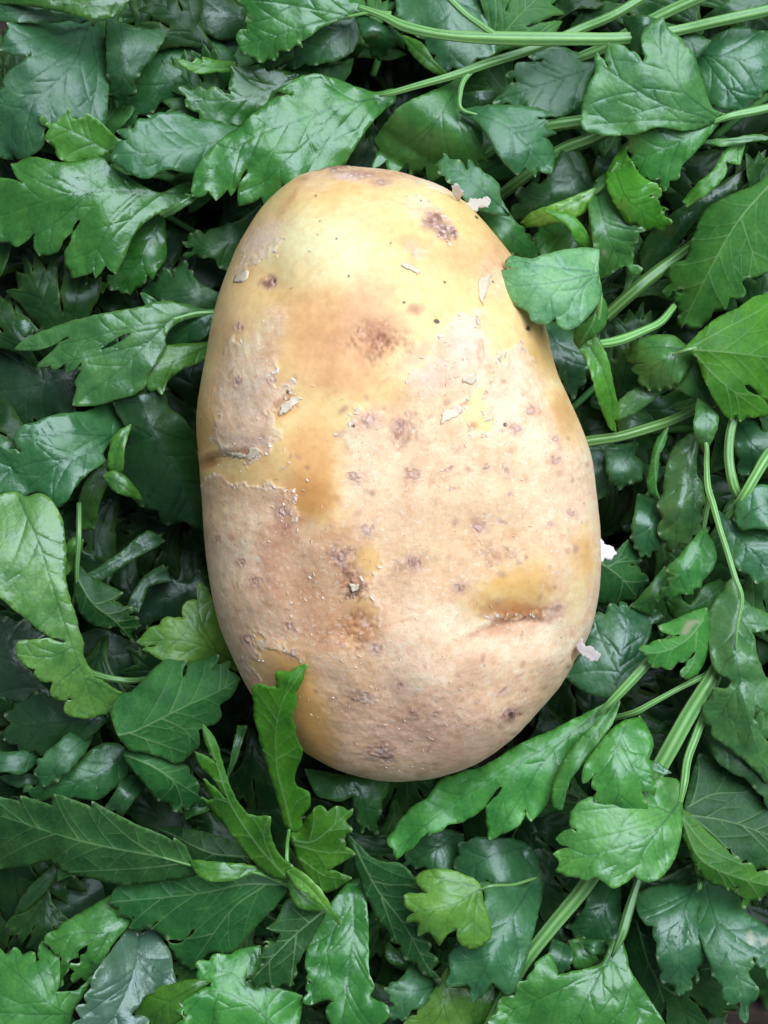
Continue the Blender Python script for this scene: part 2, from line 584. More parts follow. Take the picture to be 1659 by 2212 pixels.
    keep = inside(cen[:, 0], cen[:, 1], out)
    for h in holes:
        keep &= ~inside(cen[:, 0], cen[:, 1], h)
    fc = fc[keep]
    used = np.unique(fc)
    remap = -np.ones(len(vx), int); remap[used] = np.arange(len(used))
    fc = remap[fc]; vx = vx[used]
    px, py = vx[:, 0], vx[:, 1]
    # ---- heights
    main = rib_s[0]
    _, t, sd = seg_dist(px, py, main)
    a, b = main[0], main[-1]
    ax = b - a; L2 = (ax * ax).sum()
    t = np.where((t <= 0) | (t >= 1), ((px - a[0]) * ax[0] + (py - a[1]) * ax[1]) / L2, t)
    zb, zm, zt = z
    t_ = np.clip(t, -.25, 1.25)
    zz = zb * (1 - t_) * (1 - 2 * t_) + zm * 4 * t_ * (1 - t_) + zt * t_ * (2 * t_ - 1)
    lo = np.where(t < 0, zb, zt); tc_ = np.clip(t, 0, 1)
    zin = zb * (1 - tc_) * (1 - 2 * tc_) + zm * 4 * tc_ * (1 - tc_) + zt * tc_ * (2 * tc_ - 1)
    zz = .5 * zz + .5 * zin
    hw = max(20.0, np.percentile(np.abs(sd), 92))
    q = np.minimum(np.abs(sd) / hw, 1.4)
    if sh is None:
        sh = {'b': .9, 'g': .5, 't': .4, 'p': .45}.get(col if isinstance(col, str) else '', .15) * (0.3 if und else 1.0)
    zz = zz + (1 - .5 * sh) * np.where(sd > 0, e[1], e[0]) * min(1.0, (hw / 75.0) ** 1.2) * q ** 1.2
    # blades that catch the window lean so that their mean plane faces half way between it and the viewer
    cx_, cy_ = px_to_world(px.mean(), py.mean(), .03)
    lw = Vector(WIN) - Vector((cx_, cy_, .03)); vw_ = Vector((0, 0, ZC)) - Vector((cx_, cy_, .03))
    hv = lw.normalized() + vw_.normalized()
    A_ = np.stack([np.ones_like(px), px - px.mean(), py - py.mean()], 1)
    c_ = np.linalg.lstsq(A_, zz, rcond=None)[0]
    want = np.array([-hv.x / hv.z, hv.y / hv.z]) * S / MM
    zz = zz + sh * ((want[0] - c_[1]) * A_[:, 1] + (want[1] - c_[2]) * A_[:, 2])
    vd = np.full(px.shape, 1e9); vw = np.zeros(px.shape)
    for (line, h0, h1) in veins:
        d, tv, _ = seg_dist(px, py, line)
        h = h0 + (h1 - h0) * tv
        vd = np.minimum(vd, d)
        vw = np.maximum(vw, np.clip(1 - d / h, 0, 1) * (.35 + .65 * min(1, h0 / 3.2)) * (1 - .45 * tv))
    puck = 1 - np.exp(-vd / 9.0)
    sgn = -1.0 if und else 1.0
    zz = zz + sgn * .07 * puck + (.06 if und else -.07) * vw
    be, _, _ = seg_dist(px, py, np.vstack([out, out[:1]]))
    ruff = np.exp(-be / 26.0)
    zz = zz + wav * 2.4 * fnoise(px / 130, py / 130, seed, 2) + wav * .36 * fnoise(px / 42, py / 42, seed + 9, 2) + wav * (.25 + 1.5 * ruff) * fnoise(px / 46, py / 46, seed + 3, 2)
    zz = np.maximum(zz, 1.2) * MM
    X = (px - W0 / 2) * S * (ZC - zz) / DIST
    Y = (H0 / 2 - py) * S * (ZC - zz) / DIST
    k = np.argmin((px - a[0]) ** 2 + (py - a[1]) ** 2)
    org = np.array([X[k], Y[k], zz[k]])
    V = np.stack([X, Y, zz], 1) - org
    # winding: normals up
    v0, v1, v2 = V[fc[:, 0]], V[fc[:, 1]], V[fc[:, 2]]
    nz = np.cross(v1 - v0, v2 - v0)[:, 2]
    fc = np.where((nz < 0)[:, None], fc[:, ::-1], fc)
    if raw:
        d_ = np.zeros((len(V), 4)); d_[:, 0] = vw; d_[:, 3] = np.clip(1 - be / 3.5, 0, 1)
        return V, fc, d_
    me = bpy.data.meshes.new('leaf')
    me.from_pydata(V.tolist(), [], fc.tolist())
    me.polygons.foreach_set('use_smooth', np.ones(len(fc), bool))
    dat = np.zeros((len(V), 4), np.float32)
    dat[:, 0] = vw
    if tips and tip_pts:
        TP = np.array(tip_pts)
        dt = np.sqrt(((px[:, None] - TP[None, :, 0]) ** 2 + (py[:, None] - TP[None, :, 1]) ** 2).min(1))
        dat[:, 1] = np.clip(1.1 - dt / 5.0, 0, 1)
    for st in stains:
        dat[:, 2] = np.maximum(dat[:, 2], smooth(.30, .62, np.exp(-((px - st[0]) ** 2 + (py - st[1]) ** 2) / (st[2] ** 2)) * (1 + 1.5 * fnoise(px / 9, py / 9, seed + 40, 3))) * .85)
    dat[:, 3] = np.clip(1 - be / 3.5, 0, 1)
    at = me.attributes.new('dat', 'FLOAT_COLOR', 'POINT')
    at.data.foreach_set('color', dat.ravel())
    me.materials.append(M_UND if und else M_TOP)
    ob = bpy.data.objects.new('leaf', me)
    c = PAL[col] if isinstance(col, str) else col
    j = [random.uniform(.92, 1.08) for _ in range(3)]
    ob.color = (c[0] * mul * j[0], c[1] * mul * j[1], c[2] * mul * j[2], 1)
    sol = ob.modifiers.new('thickness', 'SOLIDIFY'); sol.thickness = .00015; sol.offset = -1
    if label: ob['label'] = label
    link(ob)
    ob['_org'] = org.tolist()
    ob['_dir'] = [float(ax[0]), float(ax[1]), float(a[0]), float(a[1]), float(zz[k])]
    LEAF_STATS[1] += len(fc) * 2
    return ob


def tube(paths, col=(.13, .26, .09), mul=1.0):
    """one branched stem: ribbed tubes along paths of (u, v, z mm, radius px)"""
    V, F, R = [], [], []
    nseg = 24
    for path in paths:
        P = catmull(path, 10)
        pts = []
        for p in P:
            z = p[2] * MM
            x, y = px_to_world(p[0], p[1], z)
            pts.append((Vector((x, y, z)), p[3] * S))
        s0 = len(V)
        up = Vector((0, 0, 1))
        ph = random.uniform(0, 6)
        for i, (c, r) in enumerate(pts):
            t = (pts[min(i + 1, len(pts) - 1)][0] - pts[max(i - 1, 0)][0]).normalized()
            sx = t.cross(up)
            if sx.length < 1e-4: sx = Vector((1, 0, 0))
            sx.normalize(); sy = sx.cross(t).normalized()
            for k in range(nseg):
                a = 2 * math.pi * k / nseg
                rib = .5 + .5 * math.cos(6 * a + ph + i * .02)
                rr = r * (1 + .17 * (rib - .5)) * (1 + .05 * mnoise.noise(Vector((c.x * 300, c.y * 300, k * .2))))
                V.append(c + sx * (math.cos(a) * rr) + sy * (math.sin(a) * rr * .9))
                R.append(rib)
        m = len(pts)
        for i in range(m - 1):
            for k in range(nseg):
                F.append((s0 + i * nseg + k, s0 + i * nseg + (k + 1) % nseg, s0 + (i + 1) * nseg + (k + 1) % nseg, s0 + (i + 1) * nseg + k))
        F.append(tuple(s0 + k for k in range(nseg))[::-1]); F.append(tuple(s0 + (m - 1) * nseg + k for k in range(nseg)))
    me = bpy.data.meshes.new('stem')
    org = V[0].copy()
    me.from_pydata([v - org for v in V], [], F)
    me.polygons.foreach_set('use_smooth', np.ones(len(F), bool))
    at = me.attributes.new('rib', 'FLOAT', 'POINT'); at.data.foreach_set('value', np.array(R, np.float32))
    me.materials.append(M_STEM)
    ob = bpy.data.objects.new('stem', me)
    ob.color = (col[0] * mul, col[1] * mul, col[2] * mul, 1)
    link(ob); ob['_org'] = list(org)
    return ob


SPRIGS = []


def sprig(label, leaves, stems=(), scol=(.13, .26, .09), smul=1.0, pet=True, thin=.88):
    """leaves: leaf objects; stems: (tile, [(x, y, z mm, radius in overview px)...])"""
    paths = []
    for tile, p in stems:
        ox, oy, s = TILES[tile]
        paths.append([(ox + q[0] * s, oy + q[1] * s, q[2], q[3] * thin * random.uniform(.92, 1.06)) for q in p])
    for lf in leaves:
        if not pet: break
        dx, dy, u, v, zk = lf['_dir']
        l = max(math.hypot(dx, dy), 1e-6); dx, dy = dx / l, dy / l
        zmm = zk / MM
        paths.append([(u + dx * 30, v + dy * 30, zmm - 1.2, 2.2), (u + dx * 8, v + dy * 8, zmm - 1.6, 3.6), (u - dx * 8, v - dy * 8, zmm - 5, 4.2), (u - dx * 16, v - dy * 16, max(2, zmm - 13), 4.5)])
    parts = list(leaves)
    if paths:
        parts.append(tube(paths, scol, smul))
    o0 = Vector(parts[-1]['_org'])
    e = bpy.data.objects.new('parsley_sprig', None)
    e.empty_display_size = .004
    link(e)
    e.location = o0
    e['label'] = label; e['category'] = 'parsley'; e['group'] = 'parsley sprigs heaped round the potato'
    for p in parts:
        p.parent = e
        p.location = Vector(p['_org']) - o0
        del p['_org']
        if '_dir' in p: del p['_dir']
    SPRIGS.append(e)
    return e


lf = lambda *a, **k: leaf(None, *a, **k)
# ------------------------------------------------------------------ the parsley, sprig by sprig
# --- top left
sprig('parsley sprig with broad blue-sheened leaf filling the top left corner', [
    lf('A', [(375, 82), (300, 80), (215, 102), (100, 98), (38, 103), (40, 128), (20, 150), (14, 210), (70, 238), (135, 235), (100, 265), (40, 310), (10, 360), (18, 375), (-20, 420), (-60, 520), (-60, 640), (20, 685), (120, 680), (180, 620), (195, 560), (260, 530), (330, 510), (440, 545), (462, 470), (465, 330), (450, 200), (430, 120)],
       [[(385, 100), (330, 250), (230, 370), (100, 470), (-20, 560)], [(395, 140), (420, 330), (390, 500)], [(370, 110), (240, 150), (60, 180)]], z=(29, 30, 20), e=(-4, 2), col='b'),
    lf('A', [(470, 90), (560, 110), (640, 130), (720, 120), (700, 180), (650, 260), (620, 290), (575, 390), (560, 425), (510, 465), (490, 430), (470, 400), (465, 330)],
       [(520, 110), (540, 260), (515, 440)], z=(26, 27, 22), e=(-3, -3), col='t'),
    lf('A', [(-30, 10), (100, 22), (250, 48), (372, 82), (300, 85), (215, 98), (90, 92), (-30, 75)], [(372, 82), (220, 68), (-20, 45)], z=(29, 30, 27), e=(2, -1), col='b')],
    [('A', [(400, 110, 28, 6), (420, 60, 27, 7), (470, -40, 22, 8)])])
sprig('dark green parsley leaf along the top edge left of centre', [
    lf('A', [(40, -30), (560, -30), (530, 40), (480, 70), (400, 78), (250, 45), (100, 20), (0, 5)], [(540, 0), (300, 20), (40, -10)], z=(33, 34, 31), e=(-2, -3), col='o')])
sprig('small yellow-green three-toothed parsley leaf below the top left corner leaf', [
    lf('A', [(290, 490), (330, 520), (365, 510), (375, 495), (430, 530), (490, 590), (520, 615), (480, 650), (400, 690), (310, 705), (260, 680), (215, 610), (205, 560), (185, 520), (240, 530)],
       [(470, 650), (360, 590), (230, 530)], z=(28, 30, 31), e=(-2, 3), col='o', mul=1.6)])
sprig('dim parsley leaf in the shade between the two large upper left leaves', [
    lf('A', [(600, 130), (760, 110), (850, 130), (1000, 230), (1020, 340), (900, 420), (800, 440), (700, 450), (640, 480), (560, 550), (520, 570), (470, 560), (480, 480), (520, 460), (570, 400), (600, 320)],
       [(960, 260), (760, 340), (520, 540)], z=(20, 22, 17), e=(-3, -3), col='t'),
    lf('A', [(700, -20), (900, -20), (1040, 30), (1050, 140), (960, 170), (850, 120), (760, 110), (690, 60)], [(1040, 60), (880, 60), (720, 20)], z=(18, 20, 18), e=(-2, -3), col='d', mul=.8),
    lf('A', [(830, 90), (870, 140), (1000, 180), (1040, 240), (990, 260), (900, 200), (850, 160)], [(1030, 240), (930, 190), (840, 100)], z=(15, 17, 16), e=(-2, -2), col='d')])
sprig('long ribbed parsley stem crossing the top edge with toothed leaf at its left end', [
    lf('A', [(1640, 55), (1560, 20), (1440, -40), (1200, -40), (1080, -20), (1040, 10), (1080, 80), (1060, 95), (1070, 130), (1045, 150), (1032, 205), (1070, 225), (1090, 255), (1150, 268), (1200, 240), (1250, 200), (1300, 200), (1290, 180), (1400, 110), (1500, 75), (1580, 65)],
       [[(1620, 50), (1400, 95), (1200, 150), (1050, 195)], [(1500, 70), (1300, 30), (1120, 0)]], z=(31, 32, 27), e=(-4, 2), col='g'),
    lf('A', [(1560, 70), (1555, 150), (1520, 220), (1450, 260), (1350, 280), (1280, 290), (1200, 280), (1210, 250), (1260, 210), (1330, 150), (1450, 90)],
       [(1540, 85), (1440, 170), (1240, 270)], z=(27, 27, 21), e=(1, -4), col='t'),
    lf('A', [(1540, 60), (1620, 90), (1659, 110), (1730, 150), (1740, 200), (1700, 190), (1640, 250), (1610, 240), (1580, 190)], [(1590, 70), (1640, 140), (1650, 230)], z=(33, 33, 26), e=(-3, -3), col='t')],
    [('B', [(-110, 30, 32, 7), (0, 72, 33, 10), (100, 118, 34, 12.5), (270, 152, 35, 13), (490, 165, 35, 16), (800, 168, 35, 16), (1050, 165, 34, 16), (1250, 135, 33, 14), (1450, 90, 34, 14), (1750, 25, 35, 15)]),
     ('B', [(490, 160, 35, 9), (420, 110, 36, 8.5), (340, 50, 37, 8), (260, -30, 37, 8)]),
     ('A', [(1690, 60, 33, 6), (1600, 55, 32.5, 4.5), (1500, 72, 32, 3)])], smul=1.2, pet=False)
sprig('narrow bright parsley leaf tip with dim leaf below it, upper left of centre', [
    lf('A', [(768, 262), (800, 265), (830, 275), (850, 258), (880, 270), (880, 252), (930, 262), (1010, 275), (1015, 300), (940, 308), (860, 315), (820, 300)], [(1010, 288), (900, 290), (775, 264)], z=(24, 26, 28), e=(2, -2), col='v'),
    lf('A', [(1010, 300), (1100, 290), (1180, 300), (1280, 330), (1250, 370), (1200, 390), (1160, 440), (1100, 500), (1040, 540), (960, 540), (880, 520), (840, 480), (805, 440), (800, 395), (860, 380), (920, 380), (990, 400)],
       [(1250, 340), (1080, 420), (830, 440)], z=(23, 24, 24), e=(-3, 1), col='g', mul=.8)])
sprig('blue-grey scalloped parsley leaf with dark veins left above the potato', [
    lf('A', [(1030, 560), (960, 540), (900, 520), (840, 515), (780, 490), (700, 488), (645, 500), (655, 512), (600, 525), (570, 555), (520, 572), (545, 605), (510, 620), (485, 660), (490, 700), (530, 725), (560, 745), (580, 760), (640, 765), (690, 740), (740, 730), (830, 745), (880, 720), (930, 650), (1000, 590)],
       [[(1020, 590), (860, 630), (720, 655), (500, 665)]], z=(30, 33, 31), e=(-1, -3.5), col='b', mul=1.1)])
sprig('parsley stem whose large glossy two-lobed leaf meets the potato top', [
    lf('A', [(1700, 395), (1620, 400), (1540, 380), (1450, 345), (1380, 325), (1310, 330), (1260, 355), (1210, 390), (1240, 400), (1265, 410), (1190, 425), (1150, 450), (1090, 500), (1040, 550), (960, 600), (900, 660), (850, 730), (835, 780), (838, 840), (880, 845), (900, 820), (935, 850), (985, 810), (1000, 835), (1030, 790), (1062, 742), (1035, 800), (1040, 875), (1100, 868), (1130, 845), (1145, 875), (1200, 840), (1215, 800), (1280, 800), (1340, 770), (1390, 740), (1470, 720), (1520, 650), (1560, 590), (1610, 520), (1660, 470), (1700, 440)],
       [[(1690, 415), (1500, 450), (1250, 530), (1050, 620), (870, 790)], [(1480, 460), (1300, 640), (1090, 830)]], z=(31, 34, 29), e=(-5, 1.5), col='g', mul=1.1, wav=.8, sh=.75),
    lf('B', [(330, 335), (320, 400), (335, 460), (370, 490), (410, 540), (425, 600), (420, 640), (438, 690), (405, 700), (412, 752), (360, 735), (330, 790), (280, 740), (200, 775), (180, 720), (120, 745), (100, 700), (30, 750), (10, 690), (-45, 720), (-25, 650), (-40, 610), (20, 520), (90, 450), (200, 400), (290, 360)],
       [(320, 380), (240, 500), (140, 660)], z=(32, 33, 25), e=(-2, -2), col='g', mul=1.0, sh=.5),
    lf('B', [(340, 485), (420, 460), (520, 455), (600, 462), (680, 475), (718, 495), (670, 510), (700, 525), (690, 545), (730, 575), (690, 590), (725, 625), (735, 680), (715, 740), (655, 725), (650, 755), (610, 720), (575, 745), (530, 710), (490, 660), (450, 580), (410, 530)],
       [(350, 480), (520, 540), (630, 640), (700, 720)], z=(33, 35, 30), e=(1, -4), col='b', mul=1.2)],
    [('B', [(1180, -50, 31, 12), (1000, 60, 31, 12), (850, 125, 30, 12), (640, 212, 30, 11.5), (450, 272, 30.5, 11), (300, 325, 31, 10), (150, 368, 31, 9), (30, 402, 30.5, 6.5), (-20, 412, 29.5, 4)]),
     ('B', [(400, 290, 30, 7), (350, 340, 31, 7.5), (330, 400, 32, 6), (335, 470, 33, 4), (420, 500, 33.5, 2.5)])], smul=1.15, pet=False)
sprig('large many-toothed parsley leaf at the left edge above the dark hollow', [
    lf('A', [(835, 850), (810, 800), (700, 835), (640, 820), (560, 770), (480, 720), (430, 680), (310, 708), (200, 692), (120, 690), (60, 715), (100, 790), (0, 780), (-40, 800), (-40, 1010), (0, 1040), (50, 1050), (70, 1060), (120, 1030), (150, 1010), (155, 1060), (175, 1095), (240, 1085), (290, 1020), (340, 955), (310, 1040), (285, 1080), (286, 1120), (314, 1186), (366, 1186), (400, 1168), (414, 1192), (454, 1146), (494, 1170), (526, 1126), (545, 1090), (570, 1020), (640, 945), (740, 895)],
       [[(835, 835), (640, 830), (400, 825), (250, 850), (-20, 940)], [(620, 835), (470, 980), (400, 1150)], [(400, 825), (240, 960), (120, 1040)]], z=(31, 32, 25), e=(-4, -1), col='g', mul=1.05),
    lf('O', [(350, 465), (356, 500), (358, 553), (347, 573), (333, 590), (323, 603), (315, 593), (305, 613), (293, 626), (283, 633), (273, 626), (260, 631), (240, 621), (217, 623), (230, 606), (253, 583), (272, 545), (285, 510), (320, 470)],
       [(345, 480), (310, 550), (260, 620)], z=(24, 24, 21), e=(-2, -2), col='g', mul=.8),
    lf('A', [(845, 840), (830, 870), (790, 895), (720, 938), (700, 930), (740, 898), (800, 862)], [(840, 850), (770, 895), (710, 932)], z=(31, 31.5, 29), e=(-1, -1), col='p')],
    [('A', [(960, 800, 24, 5), (900, 825, 27, 6), (835, 845, 30.4, 5), (800, 842, 29.5, 3.5)])], pet=False)
sprig('dim toothed parsley leaf half under the upper left side of the potato', [
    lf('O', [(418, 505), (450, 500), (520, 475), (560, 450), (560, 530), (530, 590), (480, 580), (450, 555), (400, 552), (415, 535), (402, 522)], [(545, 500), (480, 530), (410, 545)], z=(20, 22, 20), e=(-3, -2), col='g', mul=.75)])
# --- top centre and right
sprig('large blue-sheened parsley leaf behind the crossing stem at the top', [
    lf('B', [(60, -30), (540, -30), (550, 20), (535, 45), (585, 80), (570, 125), (510, 130), (490, 200), (440, 250), (380, 280), (270, 310), (230, 280), (180, 190), (100, 120), (60, 60)],
       [[(300, -20), (290, 120), (280, 300)], [(310, 0), (430, 60), (560, 100)]], z=(25, 26, 26), e=(-5, -5), col='b', mul=1.15),
    lf('B', [(90, 165), (140, 175), (180, 210), (220, 270), (262, 315), (230, 318), (170, 280), (120, 230)], [(100, 170), (170, 240), (255, 315)], z=(26, 28, 27), e=(2, -2), col='v')])
sprig('pale blue-green parsley leaf with light midrib between stem and upright right leaf', [
    lf('B', [(910, 265), (870, 250), (800, 215), (740, 205), (680, 220), (630, 245), (680, 262), (560, 290), (540, 330), (570, 355), (510, 385), (480, 440), (550, 460), (640, 470), (700, 490), (770, 500), (850, 440), (880, 350)],
       [(905, 290), (740, 350), (500, 430)], z=(25, 26, 23), e=(3, -3), col='b', mul=1.05),
    lf('B', [(330, 420), (380, 400), (460, 385), (500, 400), (480, 440), (440, 445), (390, 480), (350, 470)], [(490, 410), (420, 420), (350, 450)], z=(21, 22, 21), e=(-2, -2), col='d'),
    lf('B', [(820, 40), (930, 10), (960, 0), (900, 65), (880, 55)], [(950, 5), (890, 40)], z=(15, 16, 15), e=(-1, -1), col='b')],
    [('B', [(1450, -50, 29, 14), (1250, 40, 28, 15), (1100, 115, 27, 15), (950, 205, 25, 14), (820, 260, 23, 13), (700, 330, 18, 12)])], smul=1.15, pet=False)
sprig('upright pale parsley leaf on a curved stem entering from the upper right edge', [
    lf('B', [(1450, 492), (1415, 470), (1385, 390), (1340, 250), (1290, 180), (1240, 140), (1200, 90), (1150, 105), (1115, 150), (1125, 240), (1115, 265), (1040, 205), (975, 195), (960, 240), (965, 290), (925, 245), (915, 300), (885, 370), (865, 430), (855, 520), (880, 565), (960, 582), (1090, 575), (1180, 545), (1290, 560), (1390, 548)],
       [[(1440, 505), (1300, 400), (1200, 250), (1190, 110)], [(1400, 510), (1180, 440), (950, 290)], [(1380, 530), (1150, 520), (880, 540)]], z=(35, 40, 40), e=(-3, 1), col='p', mul=1.0),
    lf('B', [(1460, 500), (1390, 600), (1300, 700), (1250, 780), (1200, 805), (1180, 760), (1130, 770), (1090, 730), (1075, 700), (1050, 640), (1060, 590), (1180, 545), (1380, 530)],
       [(1450, 510), (1280, 610), (1080, 695)], z=(35, 36, 33), e=(-4, 2), col='g', mul=1.35)],
    [('B', [(1750, 445, 33, 10), (1600, 480, 34, 10), (1500, 500, 35, 9), (1430, 525, 34.6, 6), (1390, 545, 33.5, 3)])], smul=1.35, pet=False)
sprig('vivid green curled parsley leaf with brown nick right of the potato top', [
    lf('B', [(1050, 620), (1045, 660), (1080, 720), (1120, 770), (1190, 815), (1180, 850), (1150, 850), (1222, 905), (1200, 905), (1230, 960), (1225, 975), (1160, 990), (1120, 990), (1040, 940), (985, 850), (960, 760), (1000, 680)],
       [[(1000, 740), (1060, 870), (1200, 960)]], z=(33, 37, 33), e=(2, -4), col='v', mul=1.25),
    lf('O', [(1285, 395), (1310, 380), (1322, 425), (1350, 470), (1385, 500), (1375, 520), (1362, 553), (1380, 580), (1372, 588), (1350, 580), (1320, 590), (1295, 605), (1290, 560), (1280, 500), (1272, 440)],
       [(1290, 420), (1310, 500), (1345, 575)], z=(31, 33, 29), e=(3, -3), col='g', mul=1.2, stains=[(1306, 546, 9)]),
    lf('B', [(600, 965), (640, 920), (720, 890), (800, 860), (905, 825), (880, 900), (820, 940), (700, 970), (620, 978)], [(900, 835), (760, 905), (610, 965)], z=(32, 31, 27), e=(-2, 2.5), col='y'),
    lf('B', [(700, 905), (760, 920), (800, 925), (850, 970), (890, 1040), (918, 1085), (870, 1075), (830, 1040), (800, 980), (750, 945)], [(915, 1080), (850, 990), (710, 908)], z=(29, 34, 34), e=(-2, -4), col='v', mul=1.1),
    lf('B', [(700, 960), (800, 955), (860, 1010), (915, 1080), (800, 1085), (690, 1100), (650, 1040)], [(900, 1070), (800, 1020), (690, 1020)], z=(26, 27, 23), e=(-1, -2), col='g'),
    lf('B', [(890, 830), (925, 805), (985, 860), (1040, 945), (1060, 1106), (960, 1130), (920, 1080), (890, 980)], [(930, 815), (950, 930), (1000, 1110)], z=(32, 31, 24), e=(2, -2), col='g', mul=1.15)],
    [('B', [(1010, 700, 33, 5), (960, 790, 32, 5), (900, 850, 30, 5), (820, 960, 22, 5), (760, 1080, 12, 5)])], pet=False)
sprig('thin parsley leaf seen edge-on below the upper right stem', [
    lf('B', [(1660, 597), (1600, 585), (1500, 600), (1390, 612), (1470, 628), (1580, 607)], [(1655, 596), (1520, 608), (1395, 613)], z=(33, 33, 32), e=(1, -1), col='p'),
    lf('B', [(1555, 612), (1545, 670), (1530, 700), (1480, 700), (1470, 760), (1400, 830), (1310, 885), (1300, 870), (1350, 800), (1420, 740), (1470, 660), (1500, 630)], [(1540, 630), (1450, 740), (1310, 880)], z=(32, 33, 31), e=(3, -3), col='v')])
sprig('blue-white glossy parsley leaf at the right edge near the top', [
    lf('B', [(1340, 240), (1400, 180), (1490, 130), (1560, 120), (1659, 150), (1760, 170), (1760, 420), (1659, 400), (1560, 465), (1480, 470), (1400, 440), (1370, 340)],
       [[(1350, 240), (1500, 250), (1740, 320)], [(1380, 240), (1440, 330), (1540, 450)]], z=(33, 33, 27), e=(-2, -3), col='b', mul=1.2),
    lf('B', [(1230, 110), (1300, 130), (1395, 180), (1340, 245), (1280, 210), (1240, 170)], [(1250, 130), (1360, 210)], z=(31, 32, 32), e=(-2, -2), col='t'),
    lf('B', [(1040, 75), (1100, 68), (1160, 78), (1200, 100), (1150, 140), (1110, 220), (1045, 190), (1052, 140)], [(1180, 110), (1060, 100)], z=(36, 37, 34), e=(-3, -2), col='t'),
    lf('B', [(1390, 75), (1480, 10), (1550, -30), (1740, -30), (1740, 10), (1500, 70)], [(1720, -10), (1560, 20), (1400, 70)], z=(26, 27, 24), e=(-2, -2), col='t')])
sprig('big shaded parsley leaf with light midrib on the right edge beside the vivid one', [
    lf('O', [(1690, 335), (1640, 395), (1570, 425), (1520, 460), (1500, 510), (1480, 550), (1455, 580), (1443, 613), (1444, 634), (1474, 630), (1459, 650), (1463, 664), (1474, 676), (1476, 704), (1499, 706), (1540, 685), (1570, 655), (1596, 634), (1613, 592), (1629, 596), (1700, 570)],
       [[(1690, 370), (1600, 470), (1540, 570), (1480, 690)], [(1600, 470), (1640, 590)]], z=(31, 32, 25), e=(-3, -5), col='g', und=True, mul=1.1),
    lf('O', [(1380, 545), (1430, 480), (1520, 420), (1600, 370), (1650, 330), (1640, 370), (1560, 430), (1500, 480), (1440, 560), (1400, 590)], [(1640, 350), (1520, 440), (1390, 570)], z=(24, 24, 18), e=(-3, -3), col='d')])
sprig('blue-green parsley leaf with forked tip against the potato at its upper right', [
    lf('B', [(258, 670), (310, 700), (358, 725), (368, 702), (430, 745), (490, 790), (498, 850), (520, 890), (535, 925), (440, 915), (370, 885), (330, 830), (270, 780), (232, 715), (250, 700)],
       [(500, 890), (400, 800), (265, 690)], z=(30, 35, 36), e=(-4, 2), col='b', mul=1.25),
    lf('B', [(400, 900), (500, 885), (560, 950), (620, 1010), (665, 1080), (640, 1115), (560, 1095), (500, 1040), (450, 970)], [(480, 900), (540, 1000), (640, 1090)], z=(29, 29, 24), e=(-3, -3), col='g', mul=.9)])
sprig('dark shaded parsley leaf between potato and vivid curled leaf with two thick stems above', [
    lf('B', [(790, 640), (850, 670), (890, 760), (905, 835), (800, 865), (700, 905), (610, 955), (545, 925), (580, 860), (568, 830), (640, 795), (685, 792), (720, 740)],
       [(860, 740), (720, 840), (570, 930)], z=(26, 27, 24), e=(-2, -3), col='d', mul=1.1),
    lf('B', [(930, 680), (950, 690), (1000, 640), (1010, 690), (960, 760), (905, 800), (905, 740)], [(980, 680), (920, 780)], z=(26, 27, 24), e=(-1, -1), col='t')],
    [('B', [(1150, 440, 28, 14), (1000, 485, 27, 15), (870, 520, 26, 15), (700, 548, 25, 15), (560, 600, 20, 14), (430, 680, 12, 13)]),
     ('B', [(1150, 450, 24, 15), (920, 588, 24, 16), (760, 655, 23, 16), (600, 770, 20, 15), (470, 870, 14, 14)])], smul=1.1, pet=False)
# --- right side
sprig('pale rounded parsley leaf lapping over the upper right of the potato', [
    lf('O', [(1288, 545), (1255, 537), (1200, 545), (1150, 558), (1100, 557), (1095, 570), (1110, 580), (1085, 590), (1088, 602), (1075, 625), (1085, 640), (1105, 655), (1130, 665), (1142, 674), (1145, 690), (1160, 697), (1180, 697), (1203, 682), (1205, 700), (1222, 711), (1245, 705), (1275, 675), (1298, 640), (1291, 600)],
       [[(1290, 590), (1200, 610), (1085, 620)], [(1280, 600), (1240, 640), (1220, 705)], [(1270, 585), (1180, 575), (1105, 562)]], z=(45, 51, 53), e=(-2.5, -2.5), col=(.15, .38, .15), wav=.4, sh=1.0),
    lf('C', [(575, 270), (610, 320), (605, 440), (540, 510), (460, 565), (440, 595), (405, 540), (420, 470), (500, 420), (550, 340)], [(560, 320), (520, 440), (440, 570)], z=(41, 41, 39), e=(-3, -3), col='g', und=True, mul=1.1),
    lf('C', [(440, 590), (530, 530), (590, 600), (620, 680), (640, 760), (660, 860), (680, 960), (692, 1055), (658, 1062), (668, 1132), (635, 1110), (600, 1030), (560, 920), (540, 840), (510, 740), (470, 640)],
       [(490, 570), (580, 720), (640, 900), (660, 1110)], z=(39, 36, 29), e=(-2, 4), col='v', mul=1.25)],
    [('C', [(480, 560, 38, 5), (560, 570, 36, 9), (700, 545, 33, 11), (850, 485, 31, 10), (960, 430, 29, 9), (1040, 340, 25, 8), (1120, 240, 17, 8), (1200, 120, 12, 8)]),
     ('C', [(545, 100, 42, 5), (575, 270, 43, 4.5), (550, 450, 40, 5), (520, 560, 37, 6)])], smul=1.5, pet=False)
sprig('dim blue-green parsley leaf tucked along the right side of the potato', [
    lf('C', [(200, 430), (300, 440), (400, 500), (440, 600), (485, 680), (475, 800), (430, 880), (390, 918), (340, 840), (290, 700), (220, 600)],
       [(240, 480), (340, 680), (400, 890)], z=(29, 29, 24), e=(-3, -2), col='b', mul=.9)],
    [('C', [(600, 400, 22, 14), (760, 255, 24, 15), (900, 135, 24, 15), (1120, -30, 22, 14), (1300, -170, 19, 14)])], scol=(.10, .20, .06), pet=False)
